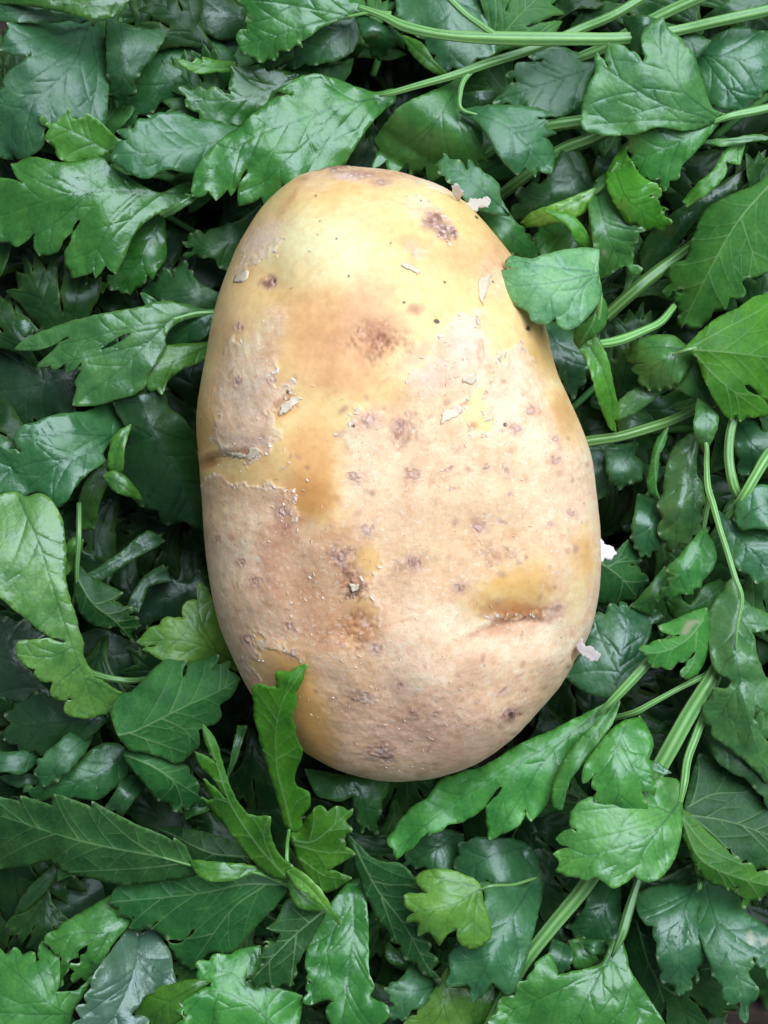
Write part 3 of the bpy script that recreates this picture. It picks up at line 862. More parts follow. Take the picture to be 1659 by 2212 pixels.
sprig('deep green fan parsley leaf with light veins at the right edge', [
    lf('C', [(1140, 605), (1250, 470), (1340, 400), (1450, 350), (1540, 290), (1659, 240), (1770, 240), (1770, 900), (1659, 930), (1530, 850), (1600, 900), (1650, 960), (1655, 1010), (1600, 1045), (1520, 1040), (1480, 1055), (1450, 1020), (1420, 1050), (1370, 1010), (1300, 900), (1250, 800), (1200, 660)],
       [[(1145, 606), (1400, 625), (1760, 670)], [(1190, 640), (1340, 800), (1600, 1000)], [(1180, 580), (1400, 460), (1659, 330)]], z=(37, 37, 32), e=(-4, -3), col='v', und=True, mul=.85),
    lf('C', [(940, 515), (1040, 520), (1110, 570), (1165, 650), (1120, 760), (1060, 830), (960, 870), (870, 860), (850, 830), (820, 800), (800, 740), (850, 700), (750, 680), (720, 650), (740, 600), (800, 545)],
       [[(1130, 620), (980, 680), (830, 770)], [(1090, 600), (920, 590), (740, 640)]], z=(35, 33, 27), e=(-2, -4), col='p', mul=.95),
    lf('C', [(1165, 640), (1220, 750), (1260, 850), (1300, 965), (1240, 950), (1150, 900), (1080, 850), (1120, 770)], [(1165, 660), (1190, 800), (1280, 950)], z=(34, 32, 28), e=(-2, -4), col='g')],
    [('C', [(1400, 540, 30, 6), (1250, 585, 35, 5), (1140, 606, 37, 4), (1040, 640, 35, 3)])], scol=(.2, .34, .14), pet=False)
sprig('pale parsley stalk running level from behind the potato right side', [
    lf('C', [(690, 950), (850, 840), (1000, 860), (940, 910), (820, 1000), (700, 1040)], [(960, 870), (820, 930), (700, 1010)], z=(27, 27, 25), e=(-2, -2), col='p', mul=.9),
    lf('C', [(690, 1060), (760, 1000), (850, 1010), (900, 1080), (820, 1130), (720, 1150)], [(880, 1060), (710, 1100)], z=(20, 21, 20), e=(-2, -2), col='g', mul=.8)],
    [('C', [(380, 1225, 28, 12), (480, 1205, 28, 13), (700, 1170, 28, 13), (900, 1112, 27, 13), (1050, 1060, 25, 13), (1250, 960, 20, 13)])], scol=(.12, .22, .07), pet=False)
sprig('long drooping parsley leaf with several lobes down the right edge on a thin stem', [
    lf('C', [(1215, 945), (1290, 990), (1335, 1040), (1315, 1150), (1275, 1230), (1245, 1262), (1220, 1220), (1190, 1180), (1183, 1080)], [(1260, 980), (1260, 1100), (1246, 1250)], z=(33, 34, 32), e=(-2, -2), col='p', mul=.9),
    lf('D', [(1505, 570), (1440, 440), (1390, 470), (1320, 580), (1265, 680), (1255, 760), (1285, 870), (1300, 980), (1335, 1040), (1400, 1075), (1422, 1100), (1390, 1150), (1310, 1150), (1300, 1200), (1240, 1260), (1250, 1340), (1270, 1380), (1300, 1385), (1300, 1450), (1340, 1480), (1430, 1540), (1450, 1570), (1500, 1590), (1560, 1660), (1600, 1690), (1650, 1740), (1700, 1700), (1650, 1600), (1659, 1500), (1600, 1440), (1590, 1370), (1560, 1340), (1580, 1250), (1640, 1290), (1720, 1320), (1720, 1100), (1650, 1075), (1610, 1000), (1580, 900), (1560, 780), (1640, 760), (1700, 720), (1640, 650), (1560, 620)],
       [[(1490, 560), (1440, 800), (1480, 1100), (1540, 1400), (1640, 1700)], [(1465, 900), (1330, 1020)], [(1490, 700), (1600, 900), (1690, 1150)], [(1480, 1100), (1330, 1350)]], z=(36, 36, 29), e=(-3, -4), col='p', mul=.9, wav=.8)],
    [('C', [(1250, 1180, 33, 4), (1262, 1250, 33, 6), (1260, 1350, 32.5, 7.5), (1270, 1500, 33, 8.5), (1300, 1600, 34, 8), (1345, 1760, 35, 7.5), (1390, 1900, 36, 7.5), (1445, 2080, 36.8, 7), (1490, 2220, 37, 6), (1460, 2400, 37, 4), (1450, 2550, 36, 2.5)]),
     ('C', [(1285, 1520, 33, 6), (1265, 1620, 30, 7), (1240, 1760, 27, 7), (1235, 1850, 24, 5)])], smul=1.3, pet=False)
sprig('blue-green parsley leaves with curved stems at the right edge mid height', [
    lf('C', [(1430, 1060), (1520, 1060), (1659, 1040), (1770, 1080), (1770, 1300), (1600, 1380), (1550, 1402), (1530, 1388), (1490, 1422), (1470, 1380), (1450, 1250)], [(1460, 1080), (1540, 1200), (1560, 1390)], z=(25, 25, 20), e=(-4, -2), col='b', mul=.9),
    lf('C', [(1500, 1550), (1560, 1500), (1659, 1480), (1770, 1470), (1770, 1760), (1570, 1760), (1490, 1760), (1440, 1640)], [(1500, 1700), (1600, 1620), (1760, 1560)], z=(34, 34, 30), e=(2, -2), col='b', mul=1.3),
    lf('D', [(1330, 0), (1400, 40), (1490, 100), (1570, 90), (1659, 60), (1770, 40), (1770, 560), (1659, 480), (1590, 465), (1560, 440), (1500, 400), (1440, 330), (1400, 250), (1380, 150)], [[(1350, 10), (1480, 180), (1600, 300), (1720, 480)], [(1440, 120), (1600, 160), (1760, 200)]], z=(33, 32, 26), e=(-1, -4), col='b', mul=1.2)],
    [('C', [(1465, 990, 31, 10), (1420, 1120, 31, 11.5), (1405, 1300, 31, 12), (1435, 1480, 31, 12), (1490, 1600, 29, 11)]),
     ('C', [(1780, 1150, 31, 13), (1659, 1290, 31, 14), (1580, 1420, 32, 14), (1500, 1555, 32, 13), (1400, 1700, 28, 11)])], smul=1.3, pet=False)
sprig('ribbed hanging parsley leaf right of the potato belly with scalloped lower lobe', [
    lf('C', [(1190, 1150), (1200, 1230), (1190, 1400), (1230, 1480), (1245, 1700), (1140, 1860), (1010, 1880), (960, 1800), (960, 1650), (980, 1500), (1010, 1350), (1060, 1230)],
       [[(1185, 1180), (1130, 1400), (1060, 1800)], [(1190, 1350), (1180, 1600), (1160, 1800)]], z=(30, 31, 27), e=(-3, -4), col='p', mul=.75, wav=.8),
    lf('D', [(1240, 130), (1290, 180), (1320, 260), (1310, 350), (1260, 410), (1230, 450), (1220, 480), (1180, 490), (1170, 520), (1110, 515), (1070, 545), (1000, 560), (920, 562), (970, 530), (1010, 470), (1035, 420), (1000, 380), (1075, 300), (1150, 210)],
       [[(1245, 145), (1180, 300), (1060, 450), (950, 555)], [(1200, 270), (1260, 330)]], z=(33, 34, 27), e=(-2, -3), col='g', mul=1.3),
    lf('C', [(1000, 1130), (985, 1220), (950, 1280), (940, 1400), (930, 1480), (942, 1557), (900, 1540), (878, 1480), (890, 1400), (920, 1250), (950, 1180)], [(995, 1140), (930, 1320), (938, 1550)], z=(28, 30, 29), e=(2, -3), col='g', und=True),
    lf('D', [(830, -100), (960, -60), (1000, 20), (990, 140), (960, 210), (880, 277), (820, 265), (780, 180), (778, 90), (800, 10)], [(920, -50), (900, 90), (860, 265)], z=(27, 27, 23), e=(-3, -3), col='b', mul=.95)])
sprig('blue-grey parsley lobes in shadow right beside the potato widest part', [
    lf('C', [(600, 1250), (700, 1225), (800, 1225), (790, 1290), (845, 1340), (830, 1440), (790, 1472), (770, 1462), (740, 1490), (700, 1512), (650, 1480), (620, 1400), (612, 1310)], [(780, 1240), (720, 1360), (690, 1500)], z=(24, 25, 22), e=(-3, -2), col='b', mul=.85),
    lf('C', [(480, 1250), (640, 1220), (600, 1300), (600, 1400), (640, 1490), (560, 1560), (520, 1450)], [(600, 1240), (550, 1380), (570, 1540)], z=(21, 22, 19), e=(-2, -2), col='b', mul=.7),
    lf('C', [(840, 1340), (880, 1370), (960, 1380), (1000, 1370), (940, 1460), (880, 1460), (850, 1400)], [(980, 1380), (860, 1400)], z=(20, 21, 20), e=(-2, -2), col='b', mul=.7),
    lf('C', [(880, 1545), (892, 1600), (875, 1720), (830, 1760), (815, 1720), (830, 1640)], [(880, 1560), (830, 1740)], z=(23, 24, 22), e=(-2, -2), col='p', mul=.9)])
# --- lower right
sprig('toothed parsley leaf pointing left under the potato bottom with shiny half-shaded leaf at its stem', [
    lf('O', [(1330, 1509), (1290, 1530), (1240, 1555), (1190, 1580), (1120, 1610), (1045, 1656), (965, 1681), (925, 1721), (880, 1756), (845, 1801), (840, 1816), (860, 1847), (890, 1831), (904, 1816), (924, 1796), (928, 1802), (967, 1783), (1000, 1773), (1025, 1761), (1050, 1736), (1080, 1705), (1052, 1741), (1052, 1771), (1060, 1807), (1100, 1793), (1125, 1776), (1134, 1751), (1147, 1767), (1180, 1736), (1195, 1701), (1210, 1656), (1245, 1606), (1262, 1585), (1300, 1570), (1318, 1556)],
       [[(1325, 1515), (1220, 1590), (1080, 1670), (960, 1750), (860, 1830)], [(1270, 1556), (1180, 1640), (1090, 1780)]], z=(33, 32, 25), e=(-3, -2), col='g', mul=1.55, wav=.7),
    lf('O', [(1334, 1515), (1322, 1560), (1290, 1605), (1252, 1655), (1228, 1690), (1212, 1746), (1200, 1742), (1195, 1700), (1215, 1650), (1250, 1600), (1290, 1560)], [(1330, 1525), (1270, 1610), (1208, 1735)], z=(34, 34, 30), e=(1, -2), col='g', mul=1.4),
    lf('D', [(700, 600), (770, 590), (830, 620), (930, 690), (900, 780), (860, 850), (890, 950), (830, 1010), (770, 1100), (720, 1200), (650, 1210), (560, 1190), (450, 1150), (370, 1060), (430, 950), (480, 850), (500, 730), (560, 660)],
       [[(665, 1205), (700, 1000), (740, 780), (740, 610)], [(690, 1050), (600, 880), (540, 720)], [(700, 1000), (830, 900), (900, 720)]], z=(30, 29, 24), e=(-5, -1), col='b', mul=1.1)],
    [('D', [(1060, 780, 22, 9), (960, 890, 30, 10), (880, 975, 33, 11), (780, 1085, 33.5, 12), (660, 1212, 33.5, 10), (590, 1280, 32.6, 6), (540, 1330, 31, 3)]),
     ('D', [(1330, 1010, 27, 7), (1240, 1062, 30, 7), (1180, 1092, 31.5, 7), (1050, 1160, 32, 7), (900, 1242, 32, 7.5), (790, 1300, 31, 8), (640, 1340, 27, 7)])], smul=1.2, pet=False)
sprig('torn parsley leaf with tan frayed patch right of the potato lower end', [
    lf('D', [(1000, 730), (1050, 700), (1150, 660), (1250, 640), (1280, 800), (1250, 950), (1180, 1062), (1110, 1060), (1120, 1000), (1180, 920), (1050, 990), (940, 1010), (850, 920), (850, 880), (900, 840), (980, 830), (1080, 800), (1010, 785), (975, 745)],
       [[(1240, 700), (1130, 830), (1000, 900), (870, 920)], [(1200, 780), (1180, 950), (1130, 1050)]], z=(33, 36, 37), e=(-2, -2), col='g', mul=1.15, und=True, stains=[(1150, 735, 13), (1190, 700, 10), (1120, 770, 9)]),
    lf('D', [(1000, 570), (1060, 560), (1150, 600), (1200, 560), (1250, 480), (1350, 450), (1390, 480), (1320, 560), (1260, 650), (1160, 660), (1060, 690), (1020, 650)], [(1360, 470), (1200, 600), (1030, 640)], z=(24, 25, 22), e=(-2, -2), col='g', mul=.9)])
sprig('dark green scalloped parsley leaf in shadow at the potato lower right side', [
    lf('D', [(540, 300), (660, 270), (750, 200), (790, 240), (832, 310), (770, 342), (860, 400), (862, 480), (780, 560), (700, 592), (590, 585), (500, 530), (520, 400)], [[(560, 320), (700, 420), (800, 540)], [(620, 360), (740, 290)]], z=(27, 26, 22), e=(-2, -3), col='t', mul=.9, und=True),
    lf('D', [(900, 470), (990, 375), (1035, 420), (1005, 480), (930, 570), (900, 660), (830, 640), (790, 610), (850, 530)], [(1010, 410), (920, 520), (840, 620)], z=(26, 27, 25), e=(-2, -2), col='g', mul=1.1)])
sprig('toothed parsley leaf hanging over the cut of the thick ribbed stem, lower right', [
    lf('O', [(1340, 1563), (1383, 1555), (1402, 1583), (1408, 1606), (1400, 1636), (1405, 1651), (1412, 1690), (1412, 1717), (1390, 1714), (1386, 1752), (1360, 1755), (1347, 1780), (1330, 1766), (1320, 1744), (1308, 1748), (1285, 1711), (1282, 1672), (1261, 1688), (1264, 1651), (1285, 1620), (1310, 1590)],
       [[(1350, 1570), (1330, 1640), (1345, 1770)], [(1340, 1600), (1390, 1700)]], z=(36, 38, 34), e=(-3, -2), col='g', mul=1.5),
    lf('O', [(1383, 1555), (1402, 1583), (1410, 1610), (1402, 1640), (1445, 1668), (1430, 1672), (1400, 1655), (1390, 1620), (1375, 1580)], [(1385, 1560), (1402, 1625), (1435, 1668)], z=(35, 34, 33), e=(-2, 1), col='b', mul=1.3)])
sprig('broad rounded parsley leaf with blue upper half on thick ribbed stem, lower right', [
    lf('E', [(1287, 290), (1275, 200), (1240, 180), (1170, 190), (1120, 240), (1000, 250), (900, 260), (850, 290), (810, 330), (800, 380), (830, 405), (770, 410), (755, 440), (792, 480), (745, 510), (760, 540), (750, 575), (800, 600), (870, 618), (910, 608), (950, 625), (1000, 652), (1050, 625), (1080, 598), (1120, 622), (1170, 620), (1220, 580), (1260, 510), (1282, 420)],
       [[(1280, 280), (1180, 400), (1050, 470), (760, 540)], [(1250, 330), (1130, 300), (850, 320)], [(1190, 400), (1120, 500), (1090, 590)]], z=(36, 37, 32), e=(-4.5, 2.2), col=(.10, .30, .055), wav=.5, sh=.8)],
    [('O', [(1580, 1395, 29, 18), (1530, 1475, 31, 19), (1490, 1540, 31, 20), (1426, 1655, 31, 20), (1340, 1800, 28, 20), (1260, 1920, 28, 20), (1190, 2005, 28, 19), (1120, 2100, 26, 19), (1050, 2240, 23, 18)]),
     ('O', [(1552, 1450, 27, 10), (1525, 1530, 28, 11), (1502, 1592, 31, 11), (1485, 1640, 33, 10), (1478, 1690, 35, 9), (1470, 1735, 35.2, 5)])], smul=1.25, pet=False)
sprig('small yellow-green three-lobed parsley leaf lying on a blue-sheened leaf, bottom centre', [
    lf('E', [(418, 655), (400, 625), (350, 600), (290, 580), (230, 575), (170, 585), (140, 610), (150, 640), (192, 676), (130, 685), (95, 690), (100, 730), (125, 760), (110, 792), (150, 810), (155, 850), (200, 850), (240, 887), (280, 850), (322, 828), (320, 880), (370, 916), (430, 895), (460, 860), (455, 790), (430, 720)],
       [[(415, 660), (290, 730), (110, 760)], [(405, 670), (390, 780), (390, 905)], [(400, 650), (280, 620), (150, 600)]], z=(36, 38, 36), e=(-2.5, -2.5), col='y', mul=.85, wav=.5),
    lf('E', [(672, 595), (680, 680), (660, 780), (630, 900), (600, 1000), (560, 1102), (520, 1110), (500, 1085), (470, 1060), (440, 1102), (390, 1132), (360, 1080), (290, 1082), (275, 1060), (290, 1000), (280, 940), (340, 890), (400, 800), (440, 700), (430, 640), (520, 630), (620, 640)],
       [[(640, 640), (540, 800), (470, 930), (380, 1110)], [(560, 780), (580, 950), (530, 1100)]], z=(31, 32, 25), e=(-3, -3), col='b', mul=1.3, wav=.8)],
    [('E', [(660, 610, 29, 4), (560, 640, 33, 4), (470, 645, 35.5, 4), (415, 660, 35.4, 3.5), (395, 668, 35, 2)])], pet=False)
sprig('blue-tinted parsley leaf with yellow-green leaves right of it at the bottom edge centre', [
    lf('E', [(130, 988), (180, 1030), (232, 1070), (200, 1130), (130, 1180), (70, 1222), (25, 1200), (42, 1160), (20, 1090), (70, 1050)], [(215, 1080), (120, 1110), (40, 1190)], z=(25, 26, 23), e=(-2, -2), col='b', mul=1.2),
    lf('E', [(270, 1015), (285, 1080), (360, 1090), (392, 1132), (385, 1200), (380, 1310), (40, 1310), (130, 1200), (210, 1110)], [(280, 1050), (250, 1180), (180, 1300)], z=(26, 25, 24), e=(-2, -1), col='y', mul=.8),
    lf('E', [(390, 1125), (470, 1075), (505, 1110), (480, 1170), (450, 1310), (370, 1310)], [(480, 1090), (430, 1200), (410, 1300)], z=(24, 24, 22), e=(-2, -2), col='v')])
sprig('wide fan-shaped parsley leaf on a thin stalk at the bottom edge right of centre', [
    lf('E', [(1045, 935), (1060, 1010), (1120, 1100), (1180, 1190), (1240, 1310), (480, 1310), (470, 1200), (530, 1140), (600, 1060), (650, 1010), (660, 975), (710, 950), (742, 1000), (750, 1032), (860, 1010), (940, 980), (985, 890), (1020, 880)],
       [[(1005, 910), (900, 1080), (800, 1310)], [(960, 990), (720, 1110), (480, 1210)], [(990, 950), (1080, 1150), (1160, 1310)]], z=(31, 31, 27), e=(-4, 1), col='g', mul=1.25, wav=.7),
    lf('E', [(735, 888), (800, 920), (792, 1000), (750, 1015), (712, 960)], [(780, 905), (750, 1000)], z=(25, 26, 25), e=(-1, -1), col='b'),
    lf('E', [(810, 890), (860, 880), (912, 970), (880, 1000), (830, 990), (820, 940)], [(840, 890), (870, 990)], z=(24, 25, 24), e=(-1, -1), col='g'),
    lf('E', [(860, 885), (940, 890), (946, 925), (905, 938), (870, 915)], [(870, 900), (940, 915)], z=(24, 25, 24), e=(-1, -1), col='b', mul=1.3),
    lf('E', [(900, 650), (1010, 640), (1020, 760), (1000, 880), (930, 890), (850, 870), (800, 820), (860, 760)], [(990, 660), (920, 780), (850, 860)], z=(22, 22, 18), e=(-2, -3), col='b')],
    [('E', [(1120, 560, 28, 9), (1085, 660, 29, 10), (1055, 760, 30, 11), (1030, 850, 31, 11), (1000, 920, 30.6, 7), (985, 950, 29.5, 4)])], smul=.9, pet=False)
sprig('blue-green parsley leaf with two long hanging lobes in the bottom right corner', [
    lf('E', [(1090, 690), (1200, 640), (1330, 640), (1400, 620), (1350, 760), (1370, 850), (1375, 950), (1350, 1060), (1338, 1045), (1300, 1112), (1262, 1110), (1240, 1080), (1190, 1030), (1190, 960), (1160, 815), (1138, 812), (1100, 760)],
       [[(1340, 640), (1280, 820), (1280, 1090)], [(1320, 680), (1180, 740), (1110, 760)]], z=(29, 30, 23), e=(-3, -3), col='b', mul=1.15),
    lf('E', [(1400, 615), (1520, 680), (1560, 760), (1620, 800), (1659, 830), (1740, 860), (1740, 1020), (1659, 1025), (1600, 960), (1590, 1040), (1602, 1120), (1562, 1212), (1540, 1165), (1500, 1160), (1450, 1080), (1410, 990), (1380, 900), (1350, 790), (1370, 660)],
       [[(1390, 640), (1440, 820), (1520, 1000), (1560, 1190)], [(1440, 800), (1580, 900), (1720, 980)]], z=(30, 31, 24), e=(-3, -4), col='b', mul=1.2, stains=[(1590, 875, 14), (1640, 885, 10)]),
    lf('E', [(1060, 760), (1150, 800), (1190, 1000), (1260, 1112), (1400, 1130), (1452, 1190), (1400, 1260), (1220, 1310), (1100, 1060), (1045, 930)], [[(1090, 800), (1180, 1050), (1400, 1200)], [(1170, 1030), (1250, 1270)]], z=(20, 20, 14), e=(-2, -3), col='d', und=True)],
    [('E', [(1350, 560, 24, 6), (1365, 640, 29, 6), (1350, 670, 28.2, 3.5)])], pet=False)
sprig('dark parsley leaf with fine pale veins at the right edge near the bottom', [
    lf('E', [(1370, 90), (1480, 110), (1510, 150), (1560, 180), (1659, 300), (1740, 330), (1740, 600), (1659, 582), (1560, 545), (1400, 430), (1305, 340), (1320, 220)],
       [[(1310, 330), (1420, 420), (1530, 530)], [(1330, 340), (1500, 370), (1700, 440)], [(1320, 300), (1420, 250), (1560, 240)]], z=(29, 30, 30), e=(-3, -2), col='d', und=True, mul=1.1),
    lf('E', [(1285, 320), (1330, 350), (1420, 440), (1530, 530), (1659, 590), (1740, 610), (1740, 700), (1659, 685), (1560, 722), (1530, 650), (1500, 662), (1400, 622), (1350, 560), (1290, 420)],
       [[(1285, 345), (1360, 520), (1500, 600), (1720, 660)], [(1290, 350), (1400, 480), (1560, 560)]], z=(32, 33, 31), e=(-1, -4), col='o', und=True, mul=1.2),
    lf('E', [(1390, -40), (1500, -30), (1560, 20), (1659, 60), (1740, 90), (1740, 320), (1659, 300), (1580, 200), (1500, 150), (1440, 100)], [(1420, -20), (1560, 110), (1700, 260)], z=(30, 31, 28), e=(-2, -3), col='p', mul=.7)])
# --- bottom left
sprig('long finely veined dark parsley leaf reaching the left edge near the bottom', [
    lf('F', [(835, 545), (800, 480), (755, 445), (745, 455), (700, 430), (600, 390), (500, 340), (400, 290), (395, 310), (330, 285), (240, 262), (225, 300), (160, 280), (95, 268), (90, 290), (15, 270), (-40, 260), (-40, 560), (80, 562), (150, 545), (215, 530), (230, 550), (300, 590), (400, 610), (500, 635), (620, 635), (720, 620), (830, 600), (865, 570)],
       [[(840, 560), (690, 520), (450, 475), (270, 430), (10, 345)], [(780, 550), (600, 570), (300, 585)], [(690, 520), (560, 440), (420, 310)]], z=(34, 36, 32), e=(-5, 3), col=(.036, .125, .030), und=True, wav=.7),
    lf('F', [(830, 545), (950, 546), (1060, 555), (1112, 570), (1060, 600), (980, 622), (900, 617), (850, 592)], [(1105, 572), (960, 580), (850, 565)], z=(35, 37, 36), e=(-1, -2), col='v', mul=.85),
    lf('F', [(1245, 640), (1200, 612), (1110, 580), (1000, 590), (880, 600), (760, 612), (640, 630), (510, 650), (490, 670), (477, 715), (520, 740), (512, 776), (578, 780), (570, 820), (620, 837), (682, 798), (665, 830), (700, 860), (740, 886), (790, 880), (832, 840), (800, 880), (745, 892), (760, 950), (830, 1002), (850, 990), (900, 935), (1000, 930), (1050, 880), (1120, 800), (1180, 740), (1220, 690)],
       [[(1230, 640), (1050, 640), (850, 680), (490, 715)], [(1150, 640), (1000, 750), (840, 970)], [(850, 680), (740, 620)]], z=(31, 31, 27), e=(-4, -1), col='t', und=True, mul=1.2)],
    [('F', [(1300, 690, 26, 5), (1235, 640, 32, 5), (1110, 590, 35, 4), (960, 580, 36, 3.5), (840, 560, 35, 3), (700, 522, 36, 2)])], pet=False)
sprig('shadowed dusky parsley leaf in the hollow under the long veined leaf', [
    lf('F', [(255, 612), (258, 560), (330, 580), (458, 547), (440, 570), (350, 592), (290, 602)], [(450, 552), (350, 580), (262, 605)], z=(27, 27, 24), e=(-1, -1), col='g'),
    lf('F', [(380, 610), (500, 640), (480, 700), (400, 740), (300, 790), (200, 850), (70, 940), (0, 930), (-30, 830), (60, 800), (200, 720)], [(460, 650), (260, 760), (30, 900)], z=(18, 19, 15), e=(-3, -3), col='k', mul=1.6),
    lf('F', [(250, 555), (245, 610), (200, 660), (137, 727), (60, 790), (90, 710), (160, 620)], [(248, 565), (160, 670), (70, 780)], z=(25, 24, 20), e=(-2, -2), col='d')])
sprig('broad parsley leaf with rounded lobes in the bottom left corner', [
    lf('F', [(560, 785), (480, 700), (390, 740), (290, 800), (190, 890), (235, 920), (255, 980), (250, 1105), (300, 1000), (372, 912), (320, 980), (330, 1040), (405, 1035), (480, 900)],
       [[(540, 790), (420, 870), (330, 920), (260, 1060)], [(440, 850), (330, 850), (210, 890)], [(470, 850), (380, 1020)]], z=(29, 29, 25), e=(-3, -3), col='g', mul=1.2),
    lf('F', [(-40, 940), (60, 930), (130, 938), (150, 972), (190, 900), (235, 920), (255, 1000), (245, 1105), (330, 1100), (402, 1038), (360, 1110), (310, 1200), (290, 1310), (-40, 1310)],
       [[(290, 1200), (180, 1130), (40, 980)], [(260, 1170), (230, 1050), (200, 930)], [(260, 1200), (120, 1200), (-30, 1190)]], z=(31, 32, 28), e=(-3, -3), col='g', mul=1.35)])
sprig('silvery blue parsley leaf with fine dark veins at the bottom edge left of centre', [
    lf('F', [(655, 830), (700, 880), (735, 940), (745, 1010), (752, 1072), (700, 1090), (620, 1120), (590, 1180), (580, 1200), (640, 1240), (600, 1310), (320, 1310), (350, 1190), (400, 1050), (480, 930), (570, 830), (610, 850)],
       [[(600, 860), (590, 980), (540, 1120), (440, 1310)], [(595, 930), (680, 1010), (740, 1060)], [(570, 1050), (480, 1120), (370, 1200)]], z=(30, 31, 28), e=(2.5, 1.5), col=(.072, .165, .095), sh=.95)])
sprig('smooth green rounded parsley leaves at the bottom edge centre left', [
    lf('F', [(750, 1070), (820, 1055), (895, 1060), (830, 1110), (780, 1150), (800, 1200), (760, 1242), (700, 1310), (640, 1245), (580, 1190), (610, 1130), (680, 1085)], [(870, 1065), (740, 1140), (640, 1220)], z=(33, 32, 29), e=(-1, -3), col='v', mul=.8),
    lf('F', [(1115, 918), (1000, 935), (920, 950), (850, 990), (850, 1030), (905, 1062), (830, 1110), (770, 1150), (758, 1175), (802, 1190), (770, 1230), (740, 1310), (1260, 1310), (1295, 1130), (1180, 1080), (1090, 1050), (1125, 1000)],
       [[(1200, 1260), (1060, 1150), (920, 1100), (780, 1170)], [(1140, 1210), (1020, 1040), (870, 1000)], [(1150, 1240), (1150, 1140), (1100, 940)]], z=(31, 33, 30), e=(-3, -1), col='g', mul=1.4)])
sprig('dark pointed parsley leaf with white teeth below the bright bottom sprig', [
    lf('F', [(1398, 755), (1300, 720), (1250, 712), (1200, 790), (1168, 825), (1212, 850), (1190, 890), (1140, 893), (1160, 900), (1115, 957), (1140, 975), (1083, 1052), (1180, 1075), (1262, 1060), (1270, 1010), (1340, 880)],
       [[(1385, 765), (1250, 880), (1100, 1040)], [(1330, 800), (1260, 740)], [(1280, 860), (1260, 1040)]], z=(33, 34, 33), e=(-2, -3), col='d', und=True)])
sprig('pleated parsley leaf running down to the bottom edge, with dark veined leaf right of it', [
    lf('F', [(1400, 760), (1450, 700), (1500, 640), (1560, 620), (1580, 720), (1590, 850), (1590, 1000), (1610, 1120), (1659, 1200), (1620, 1310), (1420, 1310), (1442, 1150), (1330, 1132), (1322, 1100), (1350, 1060), (1325, 1040), (1328, 910), (1340, 860)],
       [[(1520, 650), (1530, 820), (1510, 1000), (1470, 1300)], [(1480, 740), (1420, 900), (1340, 1100)]], z=(29, 31, 28), e=(4, -3), col='g', mul=1.2, wav=.8),
    lf('E', [(-150, 440), (-60, 520), (0, 545), (60, 550), (120, 598), (152, 660), (100, 700), (120, 760), (180, 860), (210, 960), (218, 1052), (150, 1000), (80, 930), (20, 850), (-40, 760), (-100, 620)],
       [[(-130, 470), (-30, 660), (90, 820), (205, 1030)], [(-60, 620), (20, 640), (130, 640)], [(-10, 700), (60, 900)]], z=(29, 30, 26), e=(2, -3), col='d', und=True, mul=1.25),
    lf('E', [(20, 900), (60, 930), (110, 970), (80, 985), (30, 975), (10, 945)], [(100, 965), (25, 955)], z=(22, 22, 21), e=(-1, -1), col='g'),
    lf('E', [(150, 430), (240, 400), (330, 430), (320, 560), (250, 580), (150, 560), (100, 540)], [(300, 430), (200, 500), (110, 540)], z=(20, 20, 17), e=(-2, -2), col='b'),
    lf('E', [(340, 460), (480, 440), (620, 470), (670, 590), (560, 630), (430, 630), (340, 600), (310, 560)], [(600, 480), (460, 520), (330, 590)], z=(23, 24, 20), e=(2, -3), col='b', mul=1.1)])
